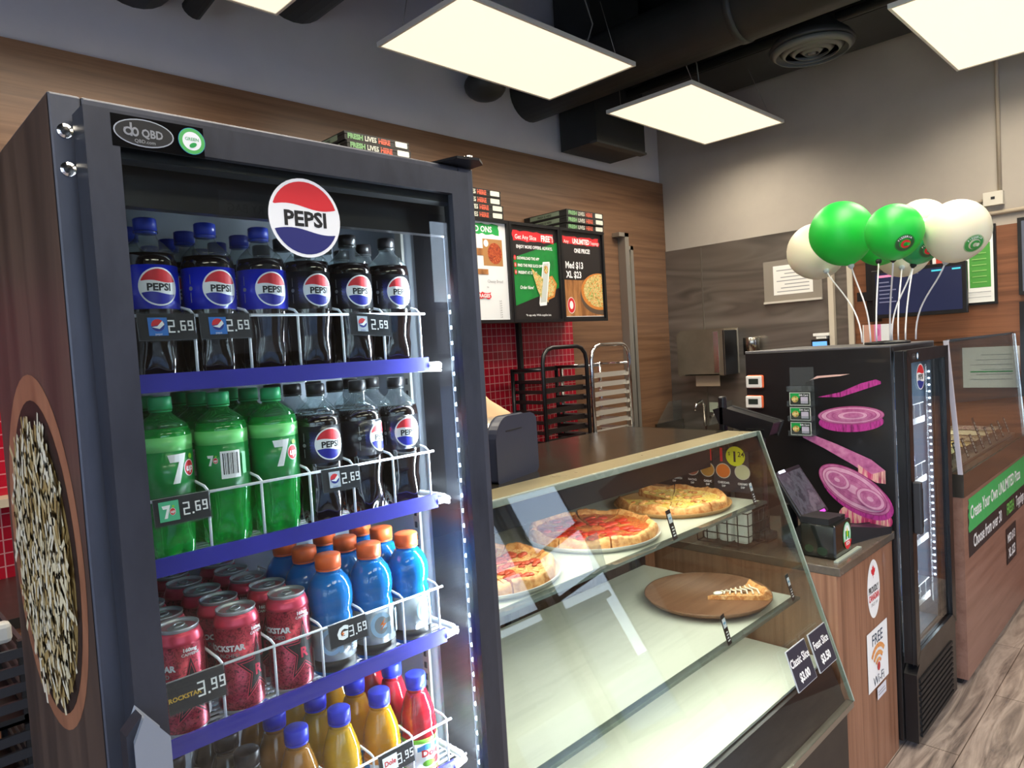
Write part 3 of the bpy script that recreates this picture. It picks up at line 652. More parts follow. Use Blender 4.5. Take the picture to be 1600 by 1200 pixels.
def rows(xs, protos, shelf, ys, group, words, rots, dy=0):
    """xs: columns; protos[c] builds the first one; later rows are copies"""
    z = SZ[shelf]-.0177; n = len(ys)
    ordn = ['front row', 'second row', 'third row', 'fourth row', 'fifth row']
    for c, x in enumerate(xs):
        for j, y in enumerate(ys):
            lab = '%s, %s, %s' % (words[c], ordn[j], groupcol[shelf][c])
            p = protos[c]; a = rots[c] if j == 0 else rots[c]+random.uniform(-.9, .9)
            xx = x+(0 if j == 0 else random.uniform(-.003, .003))
            if not p.get('placed'): p['placed'] = 1; r = p['o']; r.location = (xx, y, z); r.rotation_euler = (0, 0, a); r['label'] = lab; r['group'] = group
            else: dup(p['o'], (xx, y, z), a, lab, group)
colw = ['leftmost column', 'second column', 'third column', 'fourth column', 'fifth column', 'rightmost column']
groupcol = {0: [w+', top shelf' for w in colw], 1: [w+', second shelf' for w in colw], 2: [w+', third shelf' for w in colw], 3: [w+', bottom shelf' for w in colw]}
XS = [.342, .424, .506, .584, .664, .744]
PB = {'o': cola_bottle(False)}; PZ = {'o': cola_bottle(True)}
rows(XS[:3], [PB]*3, 0, [1.052, 1.128, 1.204, 1.28], 'cola bottles on the top cooler shelf', ['blue-capped cola bottle with blue label']*3, [.0, .08, -.02])
groupcol[0] = groupcol[0][3:]+groupcol[0][:3]
rows(XS[3:], [PZ]*3, 0, [1.052, 1.128, 1.204], 'cola bottles on the top cooler shelf', ['black-capped cola bottle with black label']*3, [.0, -.04, 0])
L1 = {'o': lime_bottle('logo')}; L2 = {'o': lime_bottle('code')}
rows(XS[:1], [L1], 1, [1.052, 1.128, 1.204], 'green lemon-lime bottles on the second shelf', ['green lemon-lime bottle with logo'], [.35])
groupcol[1] = groupcol[1][1:]
rows(XS[1:2], [L2], 1, [1.052, 1.128, 1.204], 'green lemon-lime bottles on the second shelf', ['green lemon-lime bottle showing its barcode'], [-.1])
groupcol[1] = groupcol[1][1:]
rows(XS[2:3], [L1], 1, [1.052, 1.128, 1.204], 'green lemon-lime bottles on the second shelf', ['green lemon-lime bottle with logo'], [.05])
groupcol[1] = groupcol[1][1:]
rows(XS[3:], [PZ]*3, 1, [1.052, 1.128, 1.204], 'cola bottles on the second cooler shelf', ['black-capped cola bottle with black label']*3, [.0, .55, -.1])
PC = {'o': can_kind()}; PG = {'o': sport_bottle()}
rows([.340, .424, .506], [PC]*3, 2, [1.050, 1.118, 1.186, 1.254, 1.322], 'red energy drink cans on the third shelf', ['red and black energy drink can']*3, [-.75, -.35, -.62])
groupcol[2] = groupcol[2][3:]
rows(XS[3:], [PG]*3, 2, [1.052, 1.128, 1.204], 'blue sports drinks on the third shelf', ['blue sports drink bottle with orange cap']*3, [-.55, -.15, .25])
band_g = M('band_green', '#7fcf3a', .5); band_o = M('band_orange', '#f39a3a', .5)
JJ = [('clear', '#3a3230', band_g, cap_black, False, 'dark-capped juice bottle'), ('pale', '#4a463a', band_g, cap_black, False, 'dark-capped pale juice bottle'), ('amber', '#a8702c', band_o, None, False, 'blue-capped iced tea bottle'),
      ('pine', '#d6a528', band_o, None, True, 'blue-capped yellow juice bottle'), ('orange', '#e09a1e', band_o, None, True, 'blue-capped orange juice bottle'), ('red', '#b81c2c', band_g, None, True, 'blue-capped red juice bottle')]
for c, (k, col, band, cm, has, w) in enumerate(JJ):
    pj_ = {'o': juice_bottle(k, col, band, cm, has)}; g0 = groupcol[3]; groupcol[3] = [colw[c]+', bottom visible shelf']
    rows([XS[c]], [pj_], 3, [1.052, 1.128, 1.204], 'juice bottles on the bottom visible shelf', [w], [.0]); groupcol[3] = g0

# ------------------------------------------------------------------ back wall: menu boards, boxes, racks, counter
cab = thing('wall_cabinet', 'dark upper cabinet carrying the menu boards on the back wall', 'cabinet')
MB().box(1.15, 3.785, 2.90, YB-.046, 1.83, 2.385, wood_v).build('body', cab)
MB().box(3.28, 3.31, YB-.075, YB-.046, .92, 1.829, blackm).build('support_post', cab)
BW, BH = .440, .585
food_a = MN('pizza_photo', ['#a8331c', '#d9902f', '#eed69a', '#7a9a35', '#c4502a'], (1, 1, 1), 38, .5, detail=3, dist=2, pos=[.3, .42, .5, .6, .7])
food_b = MN('wings_photo', ['#5e1d10', '#a8401c', '#d4743a'], (1, 1, 1), 45, .5, detail=3, dist=2)
woodp = MN('board_photo_wood', ['#6b3f22', '#a8713f', '#c98f57'], (8, 8, 1.5), 3, .5)
board_dark = M('menu_dark', '#231f20', .35); board_white = M('menu_white', '#e9ebee', .4); board_green = MN('menu_green', ['#123d20', '#1b8a3c', '#1f5a30'], (1, 1, 1), 2.2, .35)
def brush(d, u0, v0, u1, v1, m):
    n = 12; P = [(u0+(u1-u0)*k/n, v0+random.uniform(-.004, .006)) for k in range(n+1)]+[(u1+random.uniform(.0, .015), v0+(v1-v0)*.4), (u1-.005, v0+(v1-v0)*.7)]+[(u1-(u1-u0)*k/n, v1+random.uniform(-.006, .004)) for k in range(n+1)]+[(u0-.012, v0+(v1-v0)*.6), (u0-.002, v0+(v1-v0)*.3)]
    d.poly(P, m)
def board(x0, label):
    t = thing('menu_board', label, 'menu board', (x0, 2.899, 1.813), 0, 'framed menu boards over the red tiles')
    f = MB(); w = .018
    f.box(0, BW, -.022, 0, 0, w, black).box(0, BW, -.022, 0, BH-w, BH, black).box(0, w, -.022, 0, w, BH-w, black).box(BW-w, BW, -.022, 0, w, BH-w, black)
    f.build('frame', t); return t, Decal(lambda u, v, h: (u+BW/2, -.008-h, v+BH/2), dh=.0002)
b1, d = board(2.455, 'white menu board of add ons and beverages beside the cooler'); d.rect(-.21, -.28, .21, .28, board_white)
brush(d, -.16, .205, .15, .265, greenp); d.text('ADD ONS', 0, .218, .045, whitep, bold=.03, xs=.95)
d.rect(.02, .03, .17, .18, M('photo_tan', '#b07f4b', .5)).ell(.11, .10, .055, .06, food_b).ell(.045, .155, .018, .02, paper).rect(-.10, .085, .02, .125, woodp).rect(-.14, -.07, -.03, .06, woodp).ell(-.08, -.0, .045, .055, food_b).rect(-.03, -.02, .05, .01, woodp)
d.text('Cheesy Bread', .10, -.065, .024, greyp, xs=.9); d.text('$6', .04, -.095, .014, greyp)
brush(d, -.10, -.155, .06, -.12, redm); d.text('BEVERAGES', -.02, -.148, .028, whitep, bold=.03)
for k, tt in enumerate(('Pop Can', 'Pop Bottle', 'Water', 'Juice', 'Energy Drink', 'Sports Drink', 'Iced Tea', 'Dipping Sauce')): d.text(tt, -.10, -.172-.013*k, .012, greyp, al='L', bold=.02); d.text('2.69', .13, -.172-.013*k, .011, greyp, bold=.02)
d.build('print', b1)
b2, d = board(2.899, 'green menu board offering a free slice, middle of the three'); d.rect(-.21, -.28, .21, .28, board_green); d.poly([(-.21, .28), (.21, .28), (.21, .2), (-.21, .08)], board_dark).poly([(.21, -.28), (-.21, -.28), (-.21, -.20), (.21, -.08)], board_dark)
brush(d, -.18, .185, .17, .245, redm); d.text('Get Any Slice', -.165, .198, .037, whitep, al='L', bold=.01, xs=.9); d.text('FREE*!', .165, .196, .049, whitep, al='R', bold=.04, xs=.8)
d.text('ENJOY MORE OFFERS. ALWAYS.', 0, .145, .026, whitep, bold=.03, xs=.86)
for k, tt in enumerate(('DOWNLOAD THE APP', 'FIND THE FREE SLICE OFFER', 'PRESENT AT STORE')): d.ell(-.175, .087-.042*k, .011, .015, redm, 16).text(str(k+1), -.175, .081-.042*k, .018, whitep, bold=.02).text(tt, -.155, .078-.042*k, .023, whitep, al='L', bold=.03, xs=.8)
d.text('Order Now!', -.09, -.095, .028, whitep, bold=.02, shear=.2, xs=.8)
d.poly([(-.045, .03), (.115, -.08), (.09, -.175), (.04, -.13)], food_a).poly([(.06, -.03), (.14, -.01), (.18, -.06), (.15, -.14), (.06, -.17)], M('crust_print', '#cf8136', .5)).poly([(.06, -.035), (.13, -.02), (.165, -.06), (.14, -.13), (.06, -.15)], food_a)
d.poly([(.06, .07), (.12, .075), (.125, .06), (.075, -.19), (.015, -.195), (.01, -.18)], whitep).poly([(.064, .062), (.115, .066), (.072, -.17), (.02, -.175)], M('phone_screen', '#c9d0cc', .4)).ell(.085, .025, .019, .025, food_a)
d.poly([(-.045, .03), (.055, -.03), (.03, -.15), (.0, -.10)], food_a)
d.text('*In app only. While supplies last.', 0, -.255, .017, whitep, bold=.01); d.build('print', b2)
b3, d = board(3.343, 'dark menu board with a pizza on a pan, rightmost of the three'); d.rect(-.21, -.28, .21, .28, board_dark)
brush(d, -.185, .195, .175, .245, redm); d.text('Any', -.175, .203, .03, whitep, al='L'); d.text('UNLIMITED', -.005, .203, .043, whitep, bold=.04, xs=.78); d.text('Toppings', .175, .205, .03, whitep, al='R', xs=.8); d.text('ONE PRICE!', 0, .145, .038, whitep, bold=.04, xs=.8)
d.text('Med $13', -.17, .045, .058, whitep, al='L', bold=.03, xs=.85); d.text('XL $23', -.17, -.015, .058, whitep, al='L', bold=.03, xs=.85)
d.poly([(-.19, -.03), (-.02, -.03), (.19, .02), (.19, -.26), (-.19, -.26)], woodp)
def clip_ell(cu, cv, ru, rv, xm): return [(min(xm, cu+ru*math.cos(2*PI*k/40)), cv+rv*math.sin(2*PI*k/40)) for k in range(40)]
d.poly(clip_ell(.16, -.125, .20, .125, .19), M('pan_dark', '#5c4a3c', .5)).poly(clip_ell(.16, -.10, .19, .12, .19), M('crust_print', '#cf8136', .5)).poly(clip_ell(.17, -.095, .175, .108, .19), food_a)
d.ell(-.135, -.19, .038, .052, M('badge_cream', '#e8d8cf', .5)).ell(-.135, -.19, .034, .047, redm).ell(-.135, -.188, .018, .026, whitep); d.rect(-.19, -.262, .19, -.259, whitep); d.build('print', b3)
# pizza boxes
bxk = M('box_black', '#1b1a19', .6); boxw = M('box_window', '#cfd0c4', .6); bgreen = M('box_green', '#79a874', .6); bred = M('box_red', '#c0563f', .6)
def pizza_box(h=.042, W=.375, D=.375):
    t = thing('pizza_box', 'x', 'pizza box')
    MB().rbox(0, W, 0, D, .0, h*.62, bxk, .001).box(.002, W-.002, .002, D-.002, h*.62, h*.66, bxk).rbox(-.001, W+.001, -.001, D, h*.66, h-.0012, bxk, .001).build('carton', t)
    d = Decal(lambda u, v, hh: (u, -.0016-hh, v)); d.rrect(.02, h*.24, .085, h*.80, .004, M('box_side_green', '#8fb38a', .6)) if False else None
    d.text('FRESH', .016, h*.22, h*.78, bgreen, al='L', bold=.06, xs=.95); d.text('LIVES', .112, h*.22, h*.78, boxw, al='L', bold=.03, xs=.9); d.text('HERE', .190, h*.22, h*.78, bred, al='L', bold=.06, xs=.9)
    d.rrect(W-.085, h*.2, W-.012, h*.86, .005, boxw); d.rect(W*.42, h*.60, W*.68, h*.66, blackp)
    d2 = Decal(lambda u, v, hh: (-.0016-hh, D-u, v)); d2.rrect(.06, h*.22, D-.06, h*.84, .003, M('box_side', '#6f7c68', .6)); d2.text('FRESH IS HERE', D/2, h*.34, h*.45, bxk, bold=.03)
    merge(d.mb, d2); d.mb.build('print', t); return t
PBX = pizza_box(); used = False
def stack(x, y, z, n, where, jit=.006):
    global used
    words = {2: ['lower', 'upper'], 3: ['bottom', 'middle', 'topmost'], 4: ['bottom', 'second', 'third', 'topmost'], 6: ['bottom', 'second', 'third', 'fourth', 'fifth', 'topmost'], 8: ['bottom', 'second', 'third', 'fourth', 'fifth', 'sixth', 'seventh', 'topmost']}[n]
    for k in range(n):
        lab = 'black pizza box, %s of the stack %s' % (words[k], where); loc = (x+random.uniform(-jit, jit), y+random.uniform(-jit, jit), z+.0425*k); rz = random.uniform(-.012, .012)
        if not used: PBX.location = loc; PBX.rotation_euler = (0, 0, rz); PBX['label'] = lab; PBX['group'] = 'stacked black pizza boxes'; used = True
        else: dup(PBX, loc, rz, lab, 'stacked black pizza boxes')
stack(3.445, 2.905, 2.3995, 3, 'over the rightmost menu board')
stack(2.505, 2.905, 2.3995, 4, 'over the white menu board')
# lower stack behind the cooler stands on the cabinet top too
stack(1.868, 2.905, 2.3995, 8, 'seen above the drinks cooler'); 
tag(MB().box(1.15, 3.80, 2.885, YB-.046, 2.3865, 2.3985, black).build('cabinet_top_board'), 'thin black board on top of the upper cabinet under pizza boxes', 'board')
# back counter
bc = thing('back_counter', 'wooden back counter with dark top below the red tiles', 'counter')
MB().box(-.6, 4.38, 2.70, YB-.046, .10, .87, wood_v).build('body', bc); MB().box(-.62, 4.39, 2.68, YB-.046, .871, .905, M('counter_dark', '#2a2725', .3)).build('worktop', bc)
for k in range(9): MB().box(-.55+.54*k, -.03+.54*k, 2.682, 2.699, .14, .85, wood_v).box(-.1+.54*k, -.08+.54*k, 2.672, 2.682, .6, .75, alu).build('cabinet_door', bc)
def rack(x, label, m, slat, h0=.906, W=.41, D=.26, H=.75):
    t = thing('pan_rack', label, 'rack', (x, 2.84, h0), 0, 'tray racks on the back counter')
    f = MB(); r = .013
    for y in (0,):
        f.tube([(0, y, 0), (0, y, H-.09), (.012, y, H-.045), (.045, y, H-.012), (.09, y, H), (W-.09, y, H), (W-.045, y, H-.012), (W-.012, y, H-.045), (W, y, H-.09), (W, y, 0)], r, m, 10)
    f.cyl((0, D, 0), (0, D, H-.12), r, m, 10).cyl((W, D, 0), (W, D, H-.12), r, m, 10).cyl((0, D, H-.13), (W, D, H-.13), .008, m, 8)
    for z in (.03, H-.13): f.cyl((0, 0, z), (0, D, z), .008, m, 8).cyl((W, 0, z), (W, D, z), .008, m, 8)
    f.box(.01, W-.01, D-.01, D-.004, H-.15, H-.13, m)
    f.build('frame', t)
    for k in range(9):
        z = .04+.062*k; MB().box(.014, .05, .0, D, z, z+.003, slat).box(W-.05, W-.014, .0, D, z, z+.003, slat).box(.014, .017, 0, D, z, z+.022, slat).box(W-.017, W-.014, 0, D, z, z+.022, slat).box(.02, W-.02, .02, .024, z, z+.032, slat).build('runner', t)
    return t
rack(3.075, 'black tray rack in front of the red tiles', black, M('rack_dark', '#26201f', .4, .3)); rack(3.535, 'chrome tray rack beside the black one', chrome, M('rack_steel', '#c9c4ba', .35, .5))
cupst = tag(MB().lathe([(0, 0), (.035, 0), (.042, .075), (.046, .078), (.046, .084), (.040, .084), (.036, .006), (0, .006)], paper, 28).build('paper_cup', loc=(2.55, 2.80, 1.135)), 'small white paper tub behind the napkin dispenser', 'cup')
tag(MB().rbox(2.40, 2.72, 2.72, 2.98, .906, 1.134, black, .01).rbox(2.44, 2.68, 2.715, 2.72, .95, 1.10, dark, .003).build('countertop_box'), 'black box on the back counter carrying the white tub', 'box')

# black crates left of the cooler
for k in range(5):
    cr = MB(); z = .002+.205*k
    cr.box(0, .5, 0, .012, 0, .02, blackm).box(0, .5, .388, .4, 0, .02, blackm).box(0, .012, 0, .4, 0, .02, blackm).box(.488, .5, 0, .4, 0, .02, blackm).box(0, .5, 0, .4, 0, .008, blackm)
    for q in range(4): cr.box(0, .5, -.002, .008, .035+.042*q, .058+.042*q, dark).box(.492, .502, 0, .4, .035+.042*q, .058+.042*q, dark).box(-.002, .008, 0, .4, .035+.042*q, .058+.042*q, dark)
    for a in ((0, 0), (.48, 0), (0, .38), (.48, .38)): cr.box(a[0], a[0]+.02, a[1], a[1]+.02, 0, .2, blackm)
    o = cr.build('plastic_crate', loc=(-.18, 2.05, z)); tag(o, 'black slatted crate left of the cooler, %s of its stack' % ['bottom', 'second', 'third', 'fourth', 'topmost'][k], 'crate', 'stacked black crates')
tag(MB().rbox(.20, .30, 2.10, 2.14, 1.008, 1.06, M('handle_white', '#b9bab6', .5), .012).build('scoop_handle'), 'small pale grey handle lying on the crates beside the cooler', 'handle')
tag(MB().box(-.62, 1.0, 3.14, YB-.046, 1.19, 1.22, M('ledge_cream', '#b8a891', .5)).build('wall_ledge'), 'cream ledge on the red tiles left of the cooler', 'ledge')

# ------------------------------------------------------------------ pizza display case
case = thing('pizza_display_case', 'slanted glass pizza warming case with steel shelves beside the cooler', 'display case')
QX0, QX1, QYB = .90, 2.346, 1.72
case_steel = MN('case_steel', ['#b9bdb0', '#c6cabd', '#bfc3b6'], (.6, 9, 9), 2, .34, .25, rvar=.06)
base = MB(); base.box(QX0, QX1, .885, QYB, .06, .425, black).prism([(.885, .425), (.93, .545), (.95, .545), (.95, .425)], 'x', QX0+.003, QX1-.008, black); base.box(QX0+.05, QX1-.05, .93, QYB-.03, .0, .06, blackm); base.build('base', case)
MB().box(QX0, QX1, .862, .884, .412, .432, M('rail_steel', '#9c968c', .3, .8)).build('front_rail', case)
sh = MB(); sh.box(QX0+.005, QX1-.01, .945, QYB-.02, .548, .556, case_steel); sh.build('deck', case)
for z, y0, nm in ((1.078, 1.10, 'upper'), (.765, 1.0, 'lower')):
    o = MB().box(QX0+.005, 2.275, y0+.02, 1.62, z, z+.007, case_steel).build('shelf', case)
    MB().box(QX0+.005, 2.275, y0-.004, y0+.0195, z+.001, z+.009, MG('shelf_lip', '#cfd8d4', 1.5, .02, .15, '#8d9694')).build('glass_lip', o)
    MB().box(QX0+.02, 2.25, y0+.026, y0+.042, z-.014, z-.001, M('tube_housing', '#cfd0c8', .5)).build('light_housing', o)
    area('case_tube', ((QX0+2.25)/2, y0+.034, z-.016), (math.radians(12), 0, 0), 1.3, .014, 4.6, (1, .97, .86))
area('case_tube', ((QX0+2.1)/2, 1.20, 1.232), (math.radians(14), 0, 0), 1.3, .03, 3.2, (1, .93, .78))
up = MB()
for x in (1.45, 2.02, 2.275): up.box(x, x+.028, 1.63, 1.655, .556, 1.25, blackm)
up.build('rear_upright', case)
MB().box(QX0, QX1-.008, QYB-.03, QYB-.0, .425, .56, black).box(QX0, QX1-.008, QYB-.05, QYB, 1.21, 1.305, black).box(QX0, QX0+.03, QYB-.03, QYB, .56, 1.21, black).box(1.60, 1.64, QYB-.03, QYB, .56, 1.21, black).box(QX1-.03, QX1-.008, QYB-.03, QYB, .56, 1.21, black).build('rear_frame', case)
MB().box(QX0+.03, QX1-.03, QYB-.012, QYB-.006, .56, 1.21, MG('rear_glass', '#a7aaa5')).build('rear_door', case)
nrm = Vector((0, -.952, .307))
FG = MB().prism([(.866, .432), (.860, .434), (1.146, 1.316), (1.152, 1.314)], 'x', QX0, QX1-.0065, glass); FG.build('front_glass', case)
MB().prism([(.862, .432), (1.148, 1.316), (1.72, 1.316), (1.72, .432)], 'x', QX1-.006, QX1, glass).build('end_glass', case)
MB().prism([(.860, .432), (1.146, 1.316), (1.162, 1.316), (.876, .432)], 'x', QX1+.0002, QX1+.004, M('glass_edge', '#9aa59c', .25)).build('edge_trim', case)
tp = MB(); tp.box(QX0, QX1-.0065, 1.155, 1.165, 1.300, 1.316, M('glass_edge', '#9aa59c', .25)).box(QX0, QX1-.0065, 1.165, 1.265, 1.296, 1.314, M('top_band', '#b3a884', .28, .6)); tp.box(QX0, QX1-.0065, 1.265, QYB, 1.296, 1.314, M('top_dark', '#4b463c', .13, .75)); tp.build('top', case)
MB().box(QX0, 2.04, 1.17, 1.25, 1.236, 1.2955, black).build('light_valance', case)
# prints on the end glass (seen through it from the left)
dd = Decal(left(0, 0, QX1-.0065), dh=.0001)
def yl(y): return -y
dd.rect(-1.665, 1.09, -1.42, 1.225, M('dip_dark', '#23252a', .5))
dd.rect(-1.33, 1.09, -1.19, 1.24, M('dip_dark2', '#2f3138', .5))
for y, m1, a in ((1.575, 'dip_red:#c3202e', 'PIZZA'), (1.50, 'dip_grey:#9ba5a2', 'HOUSE RANCH'), (1.42, 'dip_nacho:#a6604a', 'NACHO'), (1.355, 'dip_gold:#b8863c', 'GARLIC'), (1.29, 'dip_orange:#e07828', 'CHEDDAR'), (1.215, 'dip_pale:#cfd0a8', 'CREAMY')):
    k, c_ = m1.split(':'); dd.ell(-y, 1.165, .030, .028, M('dip_rim', '#c9c4b8', .5), 24).ell(-y, 1.165, .027, .025, M(k, c_, .4), 24).text(a, -y, 1.118, .011, whitep, bold=.03, xs=.9)
    dd.text('DIP', -y, 1.106, .010, whitep, bold=.03)
for y in (1.40, 1.345, 1.30): dd.rect(-y, 1.20, -y+.010, 1.25, redm)
dd.build('dip_stickers', case, label='row of small round dip pictures')
ye = Decal(left(0, 0, QX1-.0115)); ye.ell(-1.238, 1.222, .037, .036, yellowp, 36).text('$', -1.262, 1.225, .018, blackp).text('1', -1.241, 1.203, .052, blackp, bold=.03).text('24', -1.216, 1.221, .026, blackp, bold=.01); ye.build('price_sticker', case, label='round yellow 1.24 sticker')

# pizzas
crust_m = MN('crust', ['#c98a4a', '#e0ab6c', '#b06c33', '#e8c08a'], (1, 1, 1), 28, .6, detail=4, bump=.3); chz = MN('melted_cheese', ['#d0a030', '#ecc858', '#f2dc90', '#b87a2e'], (1, 1, 1), 60, .45, detail=6, dist=1, bump=.5, pos=[.36, .46, .54, .64])
pep = MN('pepperoni_cheese', ['#8e1f10', '#b8401f', '#cf8a48', '#7a1a0d', '#b84a24'], (1, 1, 1), 95, .4, detail=5, dist=1.2, bump=.5, pos=[.28, .42, .52, .6, .72]); pepd = MN('pepperoni', ['#a8281a', '#c43a24', '#8a1e12'], (1, 1, 1), 50, .4)
ham = MN('mixed_topping', ['#93401f', '#c98a48', '#dcc088', '#a85632', '#cf9f5c'], (1, 1, 1), 85, .45, detail=5, dist=1.2, bump=.5, pos=[.28, .42, .52, .6, .72])
cream = M('white_sauce', '#f0e6cf', .4)
def slice_mb(R, a0, a1, top, seed, extra=None):
    rnd = random.Random(seed); n = 14; rr = [0, .12, .25, .4, .55, .7, .8, .86, .90, .94, .98, 1.0, 1.0]; zz = [.012, .013, .014, .013, .014, .013, .014, .018, .027, .030, .024, .012, .0]
    mb = MB(); vs = []; K = n+1
    ph = rnd.random()*6
    for j, (q, z) in enumerate(zip(rr, zz)):
        for i in range(K):
            a = a0+(a1-a0)*i/n; w = 1+.012*math.sin(5*a+ph)+.008*math.sin(11*a)
            dz = (rnd.random()-.5)*.004 if 0 < j < 11 else 0
            if j in (8, 9, 10): dz += .004*math.sin(9*a+ph)
            vs.append((R*q*w*math.cos(a), R*q*w*math.sin(a), z+dz))
    top_f = []; cr_f = []
    for j in range(len(rr)-1):
        for i in range(n):
            f = (j*K+i, (j+1)*K+i, (j+1)*K+i+1, j*K+i+1); (top_f if j < 7 else cr_f).append(f)
    mb.add(vs, top_f, top, True); mb.add(vs, cr_f, crust_m, True)
    m = len(rr)
    for i in (0, n):
        P = [vs[j*K+i] for j in range(m)]; P.append((0, 0, 0)); mb.add(P, [tuple(range(len(P))) if i == 0 else tuple(range(len(P)))[::-1]], crust_m)
    bt = [(0, 0, 0)]+[vs[(m-1)*K+i] for i in range(K)]; mb.add(bt, [tuple([0]+list(range(K, 0, -1)))], crust_m)
    if extra:
        for _ in range(extra[1]):
            q = rnd.uniform(.25, .78)*R; a = rnd.uniform(a0+.15, a1-.15)
            if extra[0] == 'pep': mb.lathe([(0, .003), (.0135, .003), (.015, .001), (.0155, -.001)], pepd, 14, Matrix.Translation((q*math.cos(a), q*math.sin(a), .014)) @ Matrix.Rotation(rnd.uniform(-.12, .12), 4, 'X'))
            elif extra[0] == 'chunk': mb.sphere((q*math.cos(a), q*math.sin(a), .016), rnd.uniform(.006, .011), extra[2], 1.3, 1, .5, 8)
    return mb
def pizza(name, label, loc, R, top, gaps, rz, extra=None):
    t = thing(name, label, 'pizza', loc, rz)
    for k in range(8):
        if k in gaps: continue
        a = k*PI/4; slice_mb(R, a+.014, a+PI/4-.014, top, k+int(R*1000), extra).build('slice', t)
    return t
pan_white = M('pan_steel', '#c9c6bd', .35, .5); pan_wood = MN('tray_wood', ['#4a2f20', '#67462f', '#7a5840', '#573a29'], (1.4, 22, 22), 1, .45, detail=6, dist=.5, pos=[.25, .42, .6, .78]); pan_tan = M('pan_tan', '#a8804f', .5)
def pan(name, label, loc, R, m, mr=None):
    o = MB().lathe([(0, .002), (R*.93, .002), (R*.975, .010), (R, .012), (R, .008), (R*.95, -.004), (0, -.004)], m, 64).build(name, loc=loc); return tag(o, label, 'pan')
ZT = 1.0855
pan('pizza_pan', 'tan pan under the cheese pizza at the right end of the upper shelf', (2.06, 1.335, ZT+.004), .198, pan_tan); pizza('cheese_pizza', 'cheese pizza with one slice gone on the upper shelf', (2.06, 1.335, ZT+.0065), .186, chz, (2,), math.radians(-16), ('chunk', 5, crust_m))
pan('pizza_pan', 'pale round pan under the pepperoni pizza in the middle of the upper shelf', (1.615, 1.33, ZT+.004), .203, pan_white); pizza('pepperoni_pizza', 'red pepperoni pizza in the middle of the upper shelf', (1.615, 1.33, ZT+.0065), .192, pep, (), math.radians(10), ('pep', 9))
pan('pizza_pan', 'pale round pan half hidden behind the cooler frame on the upper shelf', (1.16, 1.32, ZT+.004), .200, pan_white); pizza('loaded_pizza', 'loaded pizza half hidden by the cooler frame on the upper shelf', (1.16, 1.32, ZT+.0065), .188, ham, (), math.radians(25), ('chunk', 26, M('ham_bits', '#a8452c', .45)))
tr = pan('serving_tray', 'large round wooden tray holding one slice on the lower shelf', (2.075, 1.225, .790), .208, pan_wood)
tag(MB().cyl((2.075, 1.225, .7725), (2.075, 1.225, .7855), .12, blackm, 32).build('tray_stand'), 'dark riser under the round wooden tray', 'stand')
sl = slice_mb(.20, -.33, .33, ham, 5, ('chunk', 10, M('veg_brown', '#6b4a28', .5)))
for k in range(7): q = .05+.018*k; w = .25*q*1.1; sl.tube([(q, -w, .019), (q+.008, -w*.3, .022), (q-.004, w*.3, .022), (q+.006, w, .019)], .0028, cream, 6)
sl.sphere((.035, 0, .018), .012, cream, 1.4, 1, .5, 10)
tag(sl.build('pizza_slice', loc=(2.035, 1.20, .7925), rot=(0, 0, math.radians(-38))), 'single pizza slice with white sauce on the wooden tray', 'pizza slice')
# slice name tags on the shelf lips
def shelf_tag(x, y, z, label):
    m = MB(); m.box(-.014, .014, -.001, .001, 0, .085, blackm).box(-.014, .014, 0, .03, 0, .0012, MG('tag_clear2', '#e8ecec', 1.5, 0, .1)); t = m
    d = Decal(lambda u, v, h: (u, -.0012-h, v)); d.rect(-.0115, .048, .0115, .074, M('tag_paper', '#dfe4ea', .6)); d.rect(-.008, .058, .008, .064, M('tag_blue2', '#6fa3c8', .6))
    for k in range(4): d.rect(-.008, .010+.008*k, .008-(k % 2)*.004, .0135+.008*k, whitep)
    merge(t, d); o = t.build('slice_tag', loc=(x, y, z), rot=(-.25, 0, .15)); return tag(o, label, 'price tag', 'small tags on the case shelves')
shelf_tag(1.70, 1.096, 1.0875, 'narrow black tag between pepperoni and cheese pizza'); shelf_tag(2.20, 1.10, 1.0875, 'narrow black tag right of the cheese pizza'); shelf_tag(1.80, .997, .7745, 'narrow black tag in front of the wooden tray'); shelf_tag(2.235, 1.0, .7745, 'narrow black tag right of the wooden tray')
bt = MB().box(-.03, .03, 0, .03, 0, .0015, MG('tag_clear2', '#e8ecec', 1.5, 0, .1)).box(-.03, .03, -.001, .001, 0, .09, MG('tag_clear2', '#e8ecec', 1.5, 0, .1)); tag(bt.build('tag_holder', loc=(1.36, 1.10, 1.0875), rot=(-.25, 0, .15)), 'empty clear tag holder between the left pizza and the pepperoni pizza', 'tag holder')
# slanted signs
def slant_sign(x, txt, price, label):
    d = Decal(lambda u, v, h: (u, -.0025-h, v)); m = MB().box(-.064, .064, -.002, .002, -.058, .058, M('sign_navy', '#2b2a38', .4)).box(-.066, .066, -.0022, .0018, -.060, .060, M('sign_edge', '#a9adb5', .4)); m.box(-.064, .064, -.0026, -.002, -.058, .058, M('sign_navy', '#2b2a38', .4))
    d.h = .0003; d.text(txt, 0, .008, .034, whitep, bold=.02, xs=.78); d.text(price, 0, -.040, .034, whitep, bold=.04, xs=.9); merge(m, d)
    o = m.build('price_sign', loc=(x, .897-.012, .655+.0), rot=(math.radians(-17.9), 0, 0)); o.location = (x+.03, .912, .640); return tag(o, label, 'price sign', 'small dark signs at the foot of the case glass')
slant_sign(2.04, 'Classic Slice', '$3.00', 'small dark sign reading Classic Slice, leaning on the case glass'); slant_sign(2.20, 'Feast Slice', '$3.50', 'small dark sign reading Feast Slice near the case corner')
